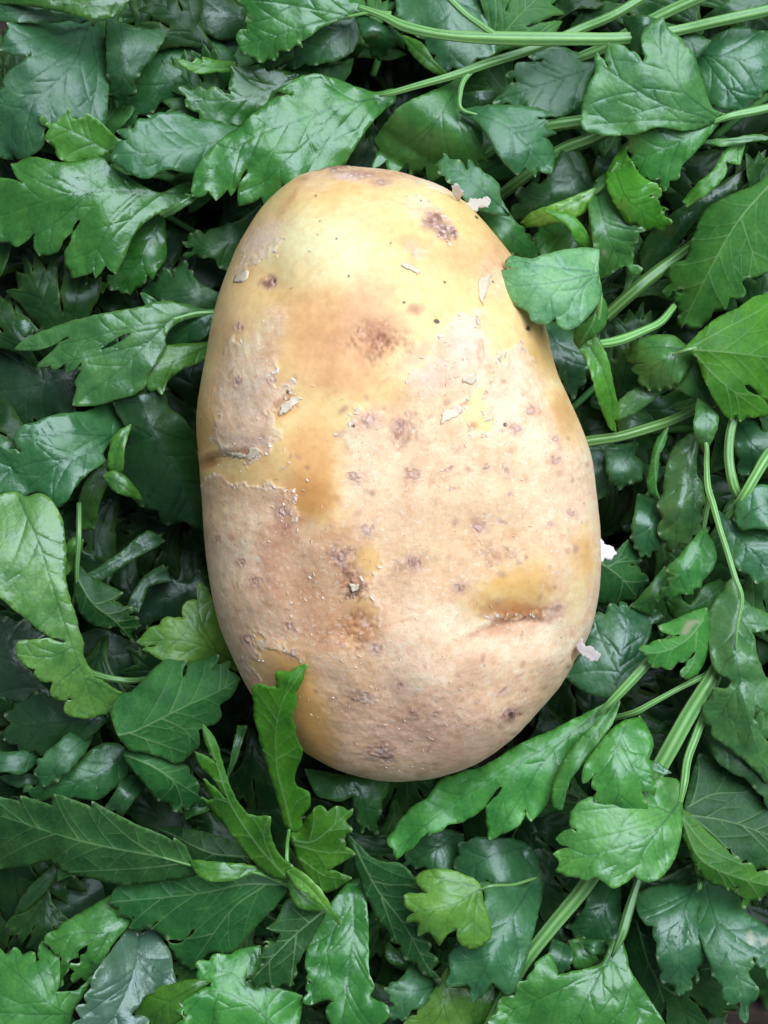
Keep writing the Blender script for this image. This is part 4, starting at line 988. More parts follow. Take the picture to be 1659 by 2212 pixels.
sprig('bright upright parsley sprig whose toothed leaf stands against the potato lower left', [
    lf('O', [(657, 1442), (620, 1450), (602, 1455), (597, 1487), (560, 1482), (548, 1490), (550, 1540), (560, 1591), (575, 1640), (590, 1690), (605, 1740), (620, 1790), (640, 1795), (652, 1782), (650, 1765), (668, 1742), (668, 1715), (655, 1708), (635, 1690), (640, 1660), (652, 1625), (640, 1595), (632, 1560), (640, 1500)],
       [[(628, 1785), (618, 1740), (597, 1650), (598, 1560), (625, 1470)], [(598, 1640), (640, 1615)], [(600, 1560), (560, 1500)]], z=(34, 47, 57), e=(-2, -1), col='v', und=True, mul=.85, wav=.45),
    lf('F', [(1250, 410), (1300, 375), (1370, 320), (1440, 310), (1512, 318), (1505, 370), (1514, 410), (1480, 450), (1510, 505), (1460, 550), (1415, 578), (1502, 615), (1440, 660), (1400, 670), (1350, 630), (1300, 560), (1270, 480)],
       [[(1270, 450), (1360, 450), (1500, 330)], [(1280, 470), (1400, 500), (1495, 500)], [(1300, 530), (1400, 600), (1490, 615)]], z=(34, 37, 38), e=(-2, -2), col='v', und=True, mul=.75),
    lf('F', [(880, -40), (925, 10), (960, 120), (990, 210), (1010, 260), (1060, 330), (1090, 345), (1157, 358), (1165, 420), (1190, 490), (1230, 540), (1255, 562), (1235, 612), (1150, 590), (1100, 540), (1040, 470), (960, 370), (910, 310), (876, 268), (900, 280), (925, 270), (888, 195), (940, 240), (975, 265), (930, 190), (870, 130), (853, 77), (900, 95), (930, 110), (890, 20)],
       [[(1230, 600), (1120, 480), (1000, 300), (940, 130), (885, -30)], [(1180, 540), (1140, 440), (1150, 365)]], z=(35, 41, 43), e=(-3, 2), col='v', und=True, mul=.7),
    lf('F', [(1240, 560), (1290, 580), (1350, 630), (1400, 690), (1440, 760), (1465, 804), (1400, 740), (1330, 680), (1280, 650), (1250, 610)], [(1250, 580), (1340, 650), (1460, 800)], z=(36, 38, 36), e=(2, -2), col='y'),
    lf('F', [(1245, 612), (1320, 680), (1395, 745), (1330, 748), (1275, 720)], [(1255, 620), (1310, 700), (1385, 745)], z=(34, 34, 33), e=(0, -2), col='v'),
    lf('F', [(1060, -40), (1050, 0), (1030, 60), (1020, 100), (985, 165), (1000, 100), (1010, 40), (1035, -40)], [(1050, -30), (1020, 60), (988, 160)], z=(34, 34, 32), e=(1, -1), col='g'),
    ],
    [('F', [(1420, 860, 12, 5), (1330, 720, 25, 5.5), (1250, 590, 34, 5.5), (1240, 480, 34, 5), (1250, 400, 34.5, 4)])], scol=(.12, .28, .06), pet=False)
sprig('dark green lance-shaped parsley leaf with light edge left of the bright bottom sprig', [
    lf('F', [(545, 80), (590, 60), (650, 60), (720, 90), (800, 130), (830, 170), (850, 230), (870, 280), (790, 300), (786, 322), (740, 300), (680, 270), (640, 220), (580, 150)], [[(560, 85), (680, 140), (760, 210), (790, 310)], [(660, 130), (850, 250)]], z=(32, 33, 29), e=(-3, -3), col='t', und=True, mul=1.2),
    lf('F', [(545, 165), (622, 200), (580, 270), (520, 337), (490, 320), (460, 310), (500, 240)], [(590, 190), (540, 260), (490, 320)], z=(26, 26, 22), e=(-2, -2), col='b'),
    lf('F', [(795, 305), (860, 285), (890, 315), (850, 335), (808, 347)], [(870, 300), (810, 340)], z=(26, 26, 25), e=(-1, -1), col='g')])
sprig('dim blue-green drooping parsley lobes at the left above the long veined leaf', [
    lf('F', [(540, 50), (560, 110), (545, 170), (480, 230), (420, 270), (300, 265), (200, 272), (110, 240), (130, 215), (200, 210), (300, 150), (380, 70), (460, 30)], [(540, 70), (380, 180), (130, 235)], z=(27, 27, 23), e=(-2, -3), col='t', mul=1.2),
    lf('F', [(390, -10), (370, 60), (330, 110), (290, 150), (240, 200), (200, 213), (160, 190), (158, 130), (190, 80), (250, 30), (320, -30)], [(370, 0), (270, 100), (190, 205)], z=(30, 30, 25), e=(-3, -3), col='b', mul=.95),
    lf('F', [(-40, 80), (60, 70), (165, 65), (150, 120), (90, 160), (20, 150), (-40, 140)], [(150, 75), (60, 110), (-30, 120)], z=(27, 27, 24), e=(-2, -2), col='b', mul=.9),
    lf('F', [(10, 180), (110, 160), (170, 190), (120, 215), (50, 210)], [(150, 180), (30, 190)], z=(22, 22, 20), e=(-1, -1), col='t')])
sprig('dark parsley leaf in shade directly below the potato bottom end', [
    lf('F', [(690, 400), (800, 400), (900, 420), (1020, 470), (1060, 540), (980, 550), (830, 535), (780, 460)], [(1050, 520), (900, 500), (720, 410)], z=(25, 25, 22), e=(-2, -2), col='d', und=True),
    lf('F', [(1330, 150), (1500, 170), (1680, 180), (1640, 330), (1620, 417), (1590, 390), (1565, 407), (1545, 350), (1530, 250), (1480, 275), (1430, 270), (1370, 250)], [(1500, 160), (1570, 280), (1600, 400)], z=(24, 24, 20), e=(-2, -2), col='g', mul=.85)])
# --- left side
sprig('long drooping parsley leaf at the left edge ending in bright yellow-green scallops', [
    lf('G', [(-40, -80), (40, -115), (100, -125), (160, -95), (240, -115), (310, -95), (360, -30), (385, 20), (405, 80), (425, 250), (420, 420), (450, 560), (490, 690), (525, 820), (550, 950), (590, 1040), (660, 1100), (782, 1190), (720, 1290), (640, 1310), (570, 1337), (480, 1320), (430, 1295), (432, 1240), (462, 1212), (400, 1222), (335, 1185), (328, 1150), (345, 1100), (270, 1090), (225, 1060), (228, 1025), (150, 980), (108, 930), (108, 880), (130, 840), (250, 830), (412, 835), (300, 790), (180, 700), (60, 600), (-40, 480)],
       [[(120, -100), (250, 200), (330, 450), (430, 760), (540, 1060), (620, 1300)], [(460, 880), (320, 940), (120, 920)], [(510, 1000), (400, 1090), (340, 1170)], [(560, 1080), (680, 1140), (770, 1190)]], z=(35, 38, 31), e=(-2, 1), col=(.12, .27, .05), wav=.4, sh=0)])
sprig('deep green parsley leaf with pale midrib and toothed edge left of the potato bottom', [
    lf('G', [(770, 1190), (850, 1170), (930, 1090), (1000, 1020), (1080, 965), (1180, 985), (1190, 1060), (1215, 990), (1300, 960), (1392, 948), (1380, 1020), (1420, 990), (1478, 982), (1482, 1020), (1542, 1090), (1500, 1190), (1430, 1250), (1432, 1317), (1380, 1380), (1350, 1388), (1280, 1410), (1287, 1502), (1230, 1570), (1150, 1627), (1080, 1600), (960, 1560), (850, 1540), (780, 1470), (730, 1350), (720, 1290)],
       [[(735, 1450), (860, 1425), (1000, 1360), (1200, 1260), (1400, 1170), (1520, 1100)], [(830, 1430), (1000, 1490), (1200, 1560)], [(1050, 1340), (1180, 1400), (1270, 1490)]], z=(35, 36, 35), e=(-2, -3), col=(.034, .150, .034), und=True, wav=.5)],
    [('G', [(520, 1000, 22, 6), (640, 1060, 24, 8), (820, 1092, 24, 8), (960, 1085, 20, 8)])], pet=False)
sprig('bright scalloped parsley leaf half hidden under the potato lower left', [
    lf('G', [(1285, 465), (1330, 480), (1370, 560), (1420, 660), (1470, 800), (1520, 920), (1560, 1030), (1500, 1010), (1400, 960), (1300, 980), (1210, 985), (1080, 960), (1000, 925), (943, 892), (1007, 868), (903, 837), (930, 800), (970, 760), (1035, 730), (1050, 700), (1120, 685), (1192, 692), (1185, 650), (1200, 600), (1240, 575), (1285, 570)],
       [[(1500, 960), (1330, 870), (1150, 830), (920, 838)], [(1400, 890), (1300, 700), (1290, 500)], [(1350, 860), (1250, 720), (1195, 640)]], z=(26, 32, 31), e=(-1, -1), col='y', mul=.85, wav=.5)])
sprig('dark jagged parsley leaf with pale midrib in the hollow left of the potato', [
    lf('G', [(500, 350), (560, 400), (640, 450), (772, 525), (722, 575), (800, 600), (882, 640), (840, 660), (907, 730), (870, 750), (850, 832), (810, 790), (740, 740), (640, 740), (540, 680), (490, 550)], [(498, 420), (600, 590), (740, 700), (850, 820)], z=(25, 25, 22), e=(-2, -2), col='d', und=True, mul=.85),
    lf('G', [(425, 240), (480, 178), (525, 190), (505, 320), (430, 392)], [(500, 190), (450, 300)], z=(27, 27, 25), e=(-1, -1), col='v', mul=.8),
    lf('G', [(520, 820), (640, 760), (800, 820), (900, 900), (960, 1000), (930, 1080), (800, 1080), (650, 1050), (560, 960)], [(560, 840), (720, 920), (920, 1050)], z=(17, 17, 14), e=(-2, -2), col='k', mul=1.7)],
    [('G', [(512, -60, 25, 6), (512, 150, 27, 6.5), (500, 350, 26, 6), (496, 500, 24, 5), (460, 640, 20, 6)])], pet=False)
sprig('blue-lit parsley stalk blade lying in the dark hollow left of the potato', [
    lf('G', [(960, 140), (1045, 185), (900, 280), (760, 370), (640, 442), (580, 410), (660, 350), (800, 250)], [(1020, 165), (820, 290), (600, 420)], z=(22, 22, 20), e=(0, 0), col='b', mul=.7),
    lf('G', [(1050, 365), (1085, 430), (960, 480), (940, 530), (890, 632), (843, 600), (880, 500), (950, 410)], [(1060, 390), (930, 470), (870, 610)], z=(19, 19, 17), e=(-1, -1), col='b', mul=.8),
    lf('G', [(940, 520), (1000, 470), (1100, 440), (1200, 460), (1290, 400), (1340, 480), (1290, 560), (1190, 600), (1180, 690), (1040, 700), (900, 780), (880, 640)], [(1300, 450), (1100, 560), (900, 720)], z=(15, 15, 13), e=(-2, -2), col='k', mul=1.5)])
sprig('very dark parsley leaves in shade at the left edge below the bright scallops', [
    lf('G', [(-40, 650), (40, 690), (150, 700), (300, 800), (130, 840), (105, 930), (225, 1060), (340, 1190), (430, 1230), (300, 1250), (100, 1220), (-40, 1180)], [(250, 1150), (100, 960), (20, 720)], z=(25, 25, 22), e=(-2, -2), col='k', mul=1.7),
    lf('G', [(50, 1350), (80, 1250), (200, 1190), (400, 1220), (440, 1300), (570, 1335), (730, 1305), (640, 1400), (540, 1480), (420, 1560), (200, 1560), (60, 1480)], [(680, 1320), (400, 1360), (80, 1400)], z=(28, 28, 24), e=(-2, -3), col='d', mul=.9)])
sprig('deeply cut pale parsley leaf with slit, pointing left from the potato left side', [
    lf('T', [(1420, 360), (1300, 345), (1180, 312), (1080, 298), (1000, 305), (900, 338), (780, 358), (600, 392), (440, 432), (330, 472), (220, 515), (115, 597), (200, 606), (300, 585), (435, 528), (350, 610), (253, 713), (325, 705), (340, 732), (425, 690), (435, 742), (525, 700), (508, 738), (537, 745), (485, 820), (500, 850), (490, 952), (560, 965), (640, 962), (740, 930), (850, 900), (930, 850), (960, 760), (1020, 680), (1065, 590), (1075, 500), (1150, 430), (1260, 395), (1410, 375)],
       [[(1410, 366), (1150, 390), (1000, 520), (800, 720), (560, 900)], [(1080, 430), (800, 470), (450, 560), (130, 590)], [(950, 560), (650, 640), (290, 705)]], z=(31, 33, 28), e=(1.5, -3), col='p', mul=.85, holes=[[(650, 606), (700, 570), (780, 520), (852, 493), (800, 540), (720, 585)]]),
    lf('T', [(1420, 368), (1260, 400), (1150, 435), (1075, 500), (1070, 590), (1150, 580), (1250, 560), (1330, 520), (1400, 450)], [(1400, 380), (1250, 460), (1090, 570)], z=(29, 28, 24), e=(-1, -4), col='t'),
    lf('T', [(920, 248), (960, 255), (1012, 300), (960, 312)], [(1000, 300), (930, 255)], z=(29, 29, 28), e=(-1, -1), col='b')],
    [('T', [(1500, 360, 29, 6), (1410, 366, 31, 5.5), (1270, 372, 32, 4.5), (1120, 410, 33, 3)])], smul=1.4, pet=False)
sprig('olive parsley leaf in shade touching the potato left side', [
    lf('T', [(1380, 565), (1270, 570), (1160, 575), (1060, 590), (1030, 635), (900, 640), (850, 690), (813, 750), (860, 810), (940, 840), (1042, 872), (1100, 800), (1180, 730), (1260, 700), (1360, 640)], [(1340, 590), (1080, 700), (830, 755)], z=(27, 30, 30), e=(-1, -3), col='o', mul=1.5)])
sprig('blue-grey parsley leaf with dark branching veins at the left edge mid height', [
    lf('T', [(762, 953), (700, 955), (600, 995), (540, 1015), (400, 1025), (300, 1050), (220, 1080), (150, 1110), (90, 1190), (132, 1262), (60, 1250), (-40, 1230), (-40, 1520), (30, 1540), (100, 1520), (160, 1545), (250, 1530), (310, 1560), (352, 1627), (400, 1600), (440, 1560), (520, 1450), (600, 1380), (670, 1320), (660, 1280), (700, 1220), (760, 1140), (812, 1090)],
       [[(740, 1160), (560, 1280), (380, 1350), (180, 1500)], [(700, 1165), (500, 1155), (150, 1155)], [(480, 1320), (250, 1330), (-20, 1420)]], z=(32, 33, 27), e=(1.5, 1.5), col='b', mul=1.15),
    lf('T', [(-40, 1185), (50, 1195), (112, 1262), (50, 1290), (-40, 1290)], [(-20, 1240), (100, 1262)], z=(30, 30, 29), e=(-1, -1), col='b')])
sprig('large dark parsley leaf in the potato shadow at its left', [
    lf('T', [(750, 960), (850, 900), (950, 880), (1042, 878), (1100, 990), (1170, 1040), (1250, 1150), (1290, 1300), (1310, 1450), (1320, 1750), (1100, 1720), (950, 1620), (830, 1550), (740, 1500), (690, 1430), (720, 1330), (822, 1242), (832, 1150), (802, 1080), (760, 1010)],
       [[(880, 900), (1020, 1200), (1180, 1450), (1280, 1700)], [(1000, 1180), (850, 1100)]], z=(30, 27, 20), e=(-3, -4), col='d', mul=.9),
    lf('T', [(720, 1200), (760, 1150), (832, 1110), (800, 1250), (790, 1380), (730, 1422), (703, 1380)], [(800, 1140), (760, 1280), (730, 1400)], z=(31, 31, 29), e=(-1, -2), col='o', mul=1.7),
    lf('T', [(690, 1340), (700, 1460), (640, 1600), (600, 1750), (510, 1750), (520, 1560), (570, 1450)], [(680, 1360), (600, 1540), (550, 1720)], z=(24, 24, 20), e=(-2, -2), col='o'),
    lf('T', [(685, 1430), (740, 1395), (820, 1440), (905, 1565), (800, 1545), (720, 1505)], [(700, 1440), (780, 1480), (880, 1550)], z=(30, 30, 28), e=(-1, -1), col='o', mul=1.4)])
sprig('nearly black parsley leaves deep in the hollow at the upper left edge', [
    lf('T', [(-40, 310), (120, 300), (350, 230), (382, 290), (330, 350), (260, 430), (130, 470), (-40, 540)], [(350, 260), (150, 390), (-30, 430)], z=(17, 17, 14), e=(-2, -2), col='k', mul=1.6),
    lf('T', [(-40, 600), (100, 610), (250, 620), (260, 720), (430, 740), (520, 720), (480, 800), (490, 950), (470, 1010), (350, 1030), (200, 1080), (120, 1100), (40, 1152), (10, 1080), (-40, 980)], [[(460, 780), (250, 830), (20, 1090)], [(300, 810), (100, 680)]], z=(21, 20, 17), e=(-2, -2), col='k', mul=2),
    lf('T', [(-40, 390), (60, 380), (200, 420), (260, 440), (160, 520), (60, 560), (-40, 560)], [(230, 440), (80, 460), (-30, 480)], z=(23, 23, 20), e=(-2, -2), col='d')])
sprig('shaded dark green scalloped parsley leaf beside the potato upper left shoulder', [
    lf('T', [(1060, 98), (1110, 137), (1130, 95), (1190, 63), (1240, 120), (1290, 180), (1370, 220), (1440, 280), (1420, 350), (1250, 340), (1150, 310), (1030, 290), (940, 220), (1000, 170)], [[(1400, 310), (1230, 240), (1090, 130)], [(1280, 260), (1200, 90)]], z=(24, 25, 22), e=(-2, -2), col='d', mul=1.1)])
# ------------------------------------------------------------------ potato
OUT = [(700, 371), (740, 365), (800, 369), (850, 374), (900, 388), (950, 407), (1000, 440), (1048, 490), (1092, 542), (1128, 595), (1155, 650), (1178, 715), (1192, 770), (1205, 815), (1225, 860), (1245, 905), (1262, 950), (1275, 1000), (1283, 1060), (1290, 1130), (1293, 1200), (1289, 1270), (1279, 1330), (1262, 1380), (1238, 1425), (1200, 1488), (1150, 1545), (1095, 1598), (1030, 1643), (960, 1671), (900, 1682), (840, 1684), (780, 1675), (720, 1655), (660, 1622), (610, 1580), (565, 1525), (530, 1470), (500, 1405), (475, 1340), (460, 1270), (448, 1190), (440, 1090), (434, 1015), (428, 940), (428, 890), (437, 830), (448, 770), (460, 700), (475, 640), (492, 590), (512, 540), (535, 500), (565, 455), (605, 415), (650, 385)]
PC = np.array([862.0, 1030.0])
Oa = np.array([p for p in catmull(OUT + OUT[:1], 6)])
ang = np.unwrap(np.arctan2(Oa[:, 1] - PC[1], Oa[:, 0] - PC[0]))
rad = np.hypot(Oa[:, 0] - PC[0], Oa[:, 1] - PC[1])
NS, NU, ND = 900, 300, 34
th = np.linspace(0, 2 * math.pi, NS, endpoint=False)
a0 = ang[0]
R = np.interp((th - a0) % (2 * math.pi), ang - a0 if ang[-1] > ang[0] else (ang - a0)[::-1], rad if ang[-1] > ang[0] else rad[::-1])
# phi: 0 at the crown, pi at the underside
phi = np.concatenate([np.linspace(0, math.pi / 2, NU + 1)[1:], math.pi / 2 + np.linspace(0, math.pi / 2, ND + 1)[1:-1]])
PHI, TH = np.meshgrid(phi, th, indexing='ij')
RR = np.tile(R, (len(phi), 1))
pw = 2.25
cosz = np.cos(PHI); rho = np.sin(PHI)
zn = (1 - np.clip(rho, 0, 1) ** pw) ** (1 / pw) * np.sign(cosz)
U = PC[0] + RR * rho * np.cos(TH); Vv = PC[1] + RR * rho * np.sin(TH)
Hup, Hdn = 29.0, 25.0
Zm = ZR / MM + np.where(zn > 0, zn * Hup, zn * Hdn)
topf = smooth(-.1, .35, zn)
# slow unevenness of the tuber
und = fnoise(U / 260, Vv / 260, 3, 3) * 3.0 * topf
und += -2.0 * np.exp(-(((U - 1120) / 120) ** 2 + ((Vv - 1330) / 60) ** 2)) * topf       # dent below the split
und += -1.3 * np.exp(-(((U - 1170) / 60) ** 2 + ((Vv - 800) / 90) ** 2)) * topf
und += -1.0 * np.exp(-(((U - 470) / 60) ** 2 + ((Vv - 1000) / 26) ** 2)) * topf
und += -.7 * np.exp(-(((U - 810) / 80) ** 2 + ((Vv - 765) / 45) ** 2))
Zm = Zm + und
u, v = U.ravel(), Vv.ravel()

up_ = np.arange(u.size) < NS * NU
# --- where the thin skin is still on
wob = fnoise(u / 26, v / 26, 21, 5) * 26 + fnoise(u / 90, v / 90, 31, 3) * 22
SKIN = [
    [(850, 895), (905, 800), (960, 735), (1022, 712), (1030, 760), (1060, 800), (1100, 750), (1130, 790), (1165, 850), (1170, 880), (1185, 950), (1250, 955), (1290, 1000), (1330, 1100), (1330, 1350), (1270, 1480), (1120, 1660), (900, 1730), (745, 1720), (724, 1620), (716, 1540), (700, 1450), (660, 1400), (610, 1368), (570, 1370), (560, 1420), (575, 1480), (560, 1545), (480, 1450), (425, 1250), (425, 1060), (480, 1035), (560, 1052), (612, 1040), (640, 1070), (660, 1120), (732, 1145), (748, 1080), (757, 1010), (735, 960), (770, 915)],
    [(462, 885), (480, 800), (560, 740), (610, 698), (632, 715), (625, 790), (604, 850), (655, 852), (640, 880), (602, 908), (625, 955), (600, 985), (560, 1000), (500, 985), (485, 970), (492, 905)],
    [(553, 508), (580, 500), (622, 493), (636, 508), (612, 560), (585, 592), (545, 596), (520, 610), (530, 570)],
    [(640, 400), (700, 350), (760, 345), (850, 355), (930, 375), (1010, 430), (1030, 470), (985, 440), (930, 425), (880, 412), (800, 424), (740, 428), (690, 432), (665, 446)],
    [(866, 470), (910, 465), (962, 505), (978, 540), (960, 562), (930, 556), (905, 512), (880, 500)],
    [(1032, 602), (1060, 585), (1090, 590), (1074, 640), (1050, 667), (1034, 640)],
    [(870, 600), (880, 565), (912, 582), (905, 600)],
]
BARE = [
    [(1008, 1262), (1060, 1222), (1100, 1200), (1140, 1212), (1157, 1262), (1168, 1292), (1120, 1312), (1060, 1312), (1002, 1318), (990, 1292)],
    [(1208, 1262), (1214, 1210), (1232, 1130), (1250, 1130), (1240, 1178), (1262, 1180), (1266, 1212), (1240, 1255), (1225, 1330), (1210, 1320)],
    [(756, 1172), (800, 1158), (832, 1168), (834, 1230), (790, 1244), (763, 1222)],
    [(724, 1292), (780, 1268), (824, 1288), (812, 1342), (772, 1372), (730, 1352)],
    [(1160, 850), (1200, 855), (1250, 905), (1244, 955), (1180, 952)],
    [(1008, 828), (1026, 828), (1023, 922), (1040, 932), (1036, 962), (1004, 948), (985, 915), (1010, 900)],
    [(768, 1480), (790, 1452), (806, 1470), (790, 1488)],
]
sk = np.full(u.shape, -1e9)
for p in SKIN:
    sk = np.maximum(sk, sdf_poly(u, v, p))
for p in BARE:
    sk = np.minimum(sk, -sdf_poly(u, v, p) + 3)
sk = sk + wob * .75
sk = sk + 16 * fnoise(u / 11, v / 11, 27, 3)
soft = 4.0 + 46 * smooth(-.25, .45, fnoise(u / 120, v / 120, 25, 3))
skin = smooth(-1, 1, sk / soft)
lip = np.exp(-((sk - 4) / 5.5) ** 2) * np.clip(1.3 - soft / 12, 0, 1)          # torn, slightly lifted margin

# --- colours of the tuber itself
def C3(r, g, b):
    return np.array(srgb(r, g, b))

n_big = fnoise(u / 150, v / 150, 41, 4)
n_mid = fnoise(u / 45, v / 45, 51, 4)
n_fin = fnoise(u / 12, v / 12, 61, 3)
flesh = C3(244, 206, 136)[None] + (n_big[:, None] * .45) * (C3(242, 218, 162) - C3(220, 170, 98))[None]
flesh = flesh * (1 + .10 * n_mid[:, None])
skc = C3(240, 208, 174)[None] * (1 + .22 * n_big[:, None] + .16 * n_mid[:, None] + .16 * n_fin[:, None])
warm = smooth(-.2, .5, fnoise(u / 110, v / 70, 71, 4))[:, None]
skc = skc * (1 - .55 * warm) + (C3(230, 186, 152)[None]) * (.55 * warm)
sa_ = (skin * (.82 + .4 * np.clip(n_big + .2 * n_mid, -.4, .4)))[:, None]
col = flesh * (1 - sa_) + skc * sa_


def blob(cu, cv, ru, rv, c, k, ns=.7, seed=0, rot=0.0):
    global col
    ca, sa = math.cos(rot), math.sin(rot)
    rm = max(ru, rv) * 1.9
    m = np.nonzero((np.abs(u - cu) < rm) & (np.abs(v - cv) < rm) & up_)[0]
    um, vm_ = u[m], v[m]
    x = ((um - cu) * ca + (vm_ - cv) * sa) / ru; y = (-(um - cu) * sa + (vm_ - cv) * ca) / rv
    d = np.sqrt(x * x + y * y) + ns * (.55 * fnoise(um / 60, vm_ / 60, 90 + seed, 4) + .35 * fnoise(um / 13, vm_ / 13, 190 + seed, 3))
    w = (k * smooth(1.25, .1, d))[:, None]
    col[m] = col[m] * (1 - w) + C3(*c)[None] * w


# pale and golden fields of the flesh, led by a painted highlight
blob(715, 560, 150, 110, (252, 236, 182), .8, seed=1)  # bright upper side of the tuber painted in as a pale highlight
blob(900, 480, 120, 60, (250, 226, 160), .5, seed=60)
blob(820, 640, 160, 60, (250, 224, 164), .45, seed=61)
blob(660, 470, 110, 60, (240, 206, 128), .6, seed=2)
blob(1010, 480, 90, 70, (238, 196, 110), .5, seed=3)
blob(540, 700, 60, 120, (232, 200, 138), .6, seed=4)
blob(455, 930, 40, 90, (228, 182, 104), .8, seed=5)
blob(1150, 760, 55, 95, (212, 172, 92), .8, seed=6)
blob(1200, 900, 40, 60, (204, 150, 76), .75, seed=7)
blob(940, 660, 120, 60, (240, 204, 134), .5, seed=8)
blob(690, 1560, 66, 120, (208, 160, 84), .85, seed=9)
blob(640, 1420, 66, 56, (218, 164, 80), .85, seed=10)
# orange-brown and pink-brown blushes
blob(815, 765, 75, 55, (176, 118, 84), .85, seed=11)
blob(775, 715, 110, 90, (206, 150, 108), .65, seed=12)
blob(690, 800, 130, 60, (214, 162, 108), .5, seed=13)
blob(680, 1080, 55, 48, (206, 146, 72), .85, seed=14)
blob(690, 1000, 60, 90, (222, 168, 102), .6, seed=15)
blob(632, 905, 34, 22, (216, 162, 84), .8, seed=16, rot=-.6)
blob(625, 1150, 34, 90, (196, 142, 108), .75, seed=17, rot=.22)
blob(660, 1270, 80, 70, (208, 156, 116), .6, seed=18)
blob(770, 1235, 40, 30, (158, 98, 66), .7, seed=19)
blob(790, 1330, 60, 45, (196, 132, 74), .6, seed=20)
blob(840, 740, 60, 40, (196, 140, 104), .4, seed=21)
blob(893, 705, 22, 16, (176, 122, 92), .75, seed=22)
blob(935, 520, 46, 28, (158, 118, 98), .85, seed=23, rot=.75)
blob(958, 545, 22, 15, (140, 98, 86), .7, seed=24)
blob(990, 600, 100, 50, (216, 160, 112), .45, seed=25)
blob(598, 645, 20, 12, (156, 102, 78), .7, seed=26, rot=-.9)
blob(640, 455, 14, 60, (206, 150, 92), .55, seed=27, rot=.5)
blob(825, 425, 30, 14, (186, 132, 96), .6, seed=28)
blob(760, 400, 90, 30, (196, 152, 112), .55, seed=29)
blob(1095, 1305, 70, 16, (178, 112, 62), .85, seed=30, rot=-.08)
blob(1050, 1345, 60, 18, (192, 132, 94), .6, seed=31, rot=-.35)
blob(1080, 1150, 34, 16, (204, 148, 96), .7, seed=32, rot=-.2)
blob(1050, 1190, 34, 22, (206, 152, 108), .6, seed=33)
blob(1000, 1420, 30, 70, (204, 158, 122), .5, seed=34, rot=.3)
blob(1095, 1520, 34, 18, (150, 108, 84), .75, seed=35, rot=-.5)
blob(900, 1540, 200, 90, (212, 170, 140), .4, seed=36)
blob(860, 950, 26, 34, (180, 134, 110), .6, seed=37)
blob(1004, 936, 12, 10, (188, 118, 60), .8, ns=.4, seed=38)
blob(470, 1005, 34, 12, (176, 112, 52), .8, seed=39, rot=-.15)
blob(890, 800, 60, 22, (198, 156, 140), .5, seed=40, rot=-.6)
blob(560, 965, 60, 18, (206, 178, 162), .6, seed=41)
blob(990, 780, 60, 80, (212, 190, 168), .5, seed=42)
blob(960, 1100, 220, 110, (218, 190, 146), .45, seed=43)
blob(1230, 1180, 30, 60, (206, 150, 74), .4, seed=44)
blob(800, 1450, 330, 200, (228, 184, 150), .35, seed=50)
blob(700, 1250, 200, 120, (214, 164, 122), .4, seed=51)
blob(1000, 1060, 230, 160, (222, 190, 144), .35, seed=52)
for a_ in ((700, 740, 75, 120, (208, 146, 98), .6), (750, 845, 100, 55, (218, 160, 108), .6), (690, 1015, 62, 85, (228, 166, 92), .7), (600, 1190, 50, 140, (206, 150, 114), .6),
           (740, 1180, 70, 60, (200, 146, 106), .55), (720, 1330, 90, 90, (204, 146, 104), .55), (1085, 1295, 95, 30, (196, 126, 64), .8), (1100, 1250, 70, 40, (226, 176, 92), .6),
           (950, 1570, 190, 70, (212, 168, 140), .4), (585, 545, 44, 46, (230, 204, 184), .7), (545, 880, 62, 74, (232, 206, 178), .6), (985, 770, 50, 64, (232, 210, 192), .65),
           (930, 845, 62, 40, (226, 198, 184), .55), (700, 376, 44, 13, (146, 104, 88), .75), (770, 404, 70, 14, (178, 132, 108), .7), (840, 400, 60, 18, (206, 154, 108), .6), (750, 412, 26, 12, (226, 200, 196), .7),
           (660, 410, 30, 16, (176, 132, 104), .6), (880, 560, 40, 20, (220, 168, 120), .5), (1060, 560, 50, 50, (220, 164, 112), .5), (500, 760, 34, 80, (226, 184, 132), .5), (470, 1120, 34, 90, (222, 180, 130), .5),
           (1180, 1060, 70, 60, (226, 190, 156), .4), (1120, 1420, 100, 60, (226, 190, 146), .4), (860, 1110, 110, 60, (220, 184, 142), .4), (640, 620, 60, 50, (244, 208, 140), .4), (1210, 960, 40, 60, (220, 176, 120), .5)):
    blob(a_[0], a_[1], a_[2], a_[3], a_[4], a_[5], ns=1.0, seed=int(a_[0]) % 37 + 200)
for k in range(150):                     # small tan freckles
    blob(random.uniform(470, 1260), random.uniform(820, 1640), random.uniform(5, 17), random.uniform(4, 10), random.choice(((178, 134, 104), (188, 136, 116), (196, 150, 110), (168, 128, 116))), random.uniform(.3, .7), seed=100 + k, rot=random.uniform(0, 3))
blob(665, 1500, 62, 150, (222, 168, 78), .85, ns=.5, seed=71, rot=-.25)
blob(1090, 1255, 80, 36, (230, 182, 96), .6, seed=72)
blob(690, 1075, 55, 46, (214, 152, 74), .7, seed=73)
blob(1245, 1200, 20, 60, (222, 168, 92), .6, seed=74)
blob(795, 1200, 34, 30, (228, 180, 100), .6, seed=75)
disp = skin * .07 + lip * .09
col = col * (1 - .30 * lip[:, None]) + C3(244, 224, 200)[None] * (.30 * lip[:, None])   # paler margin along the torn skin

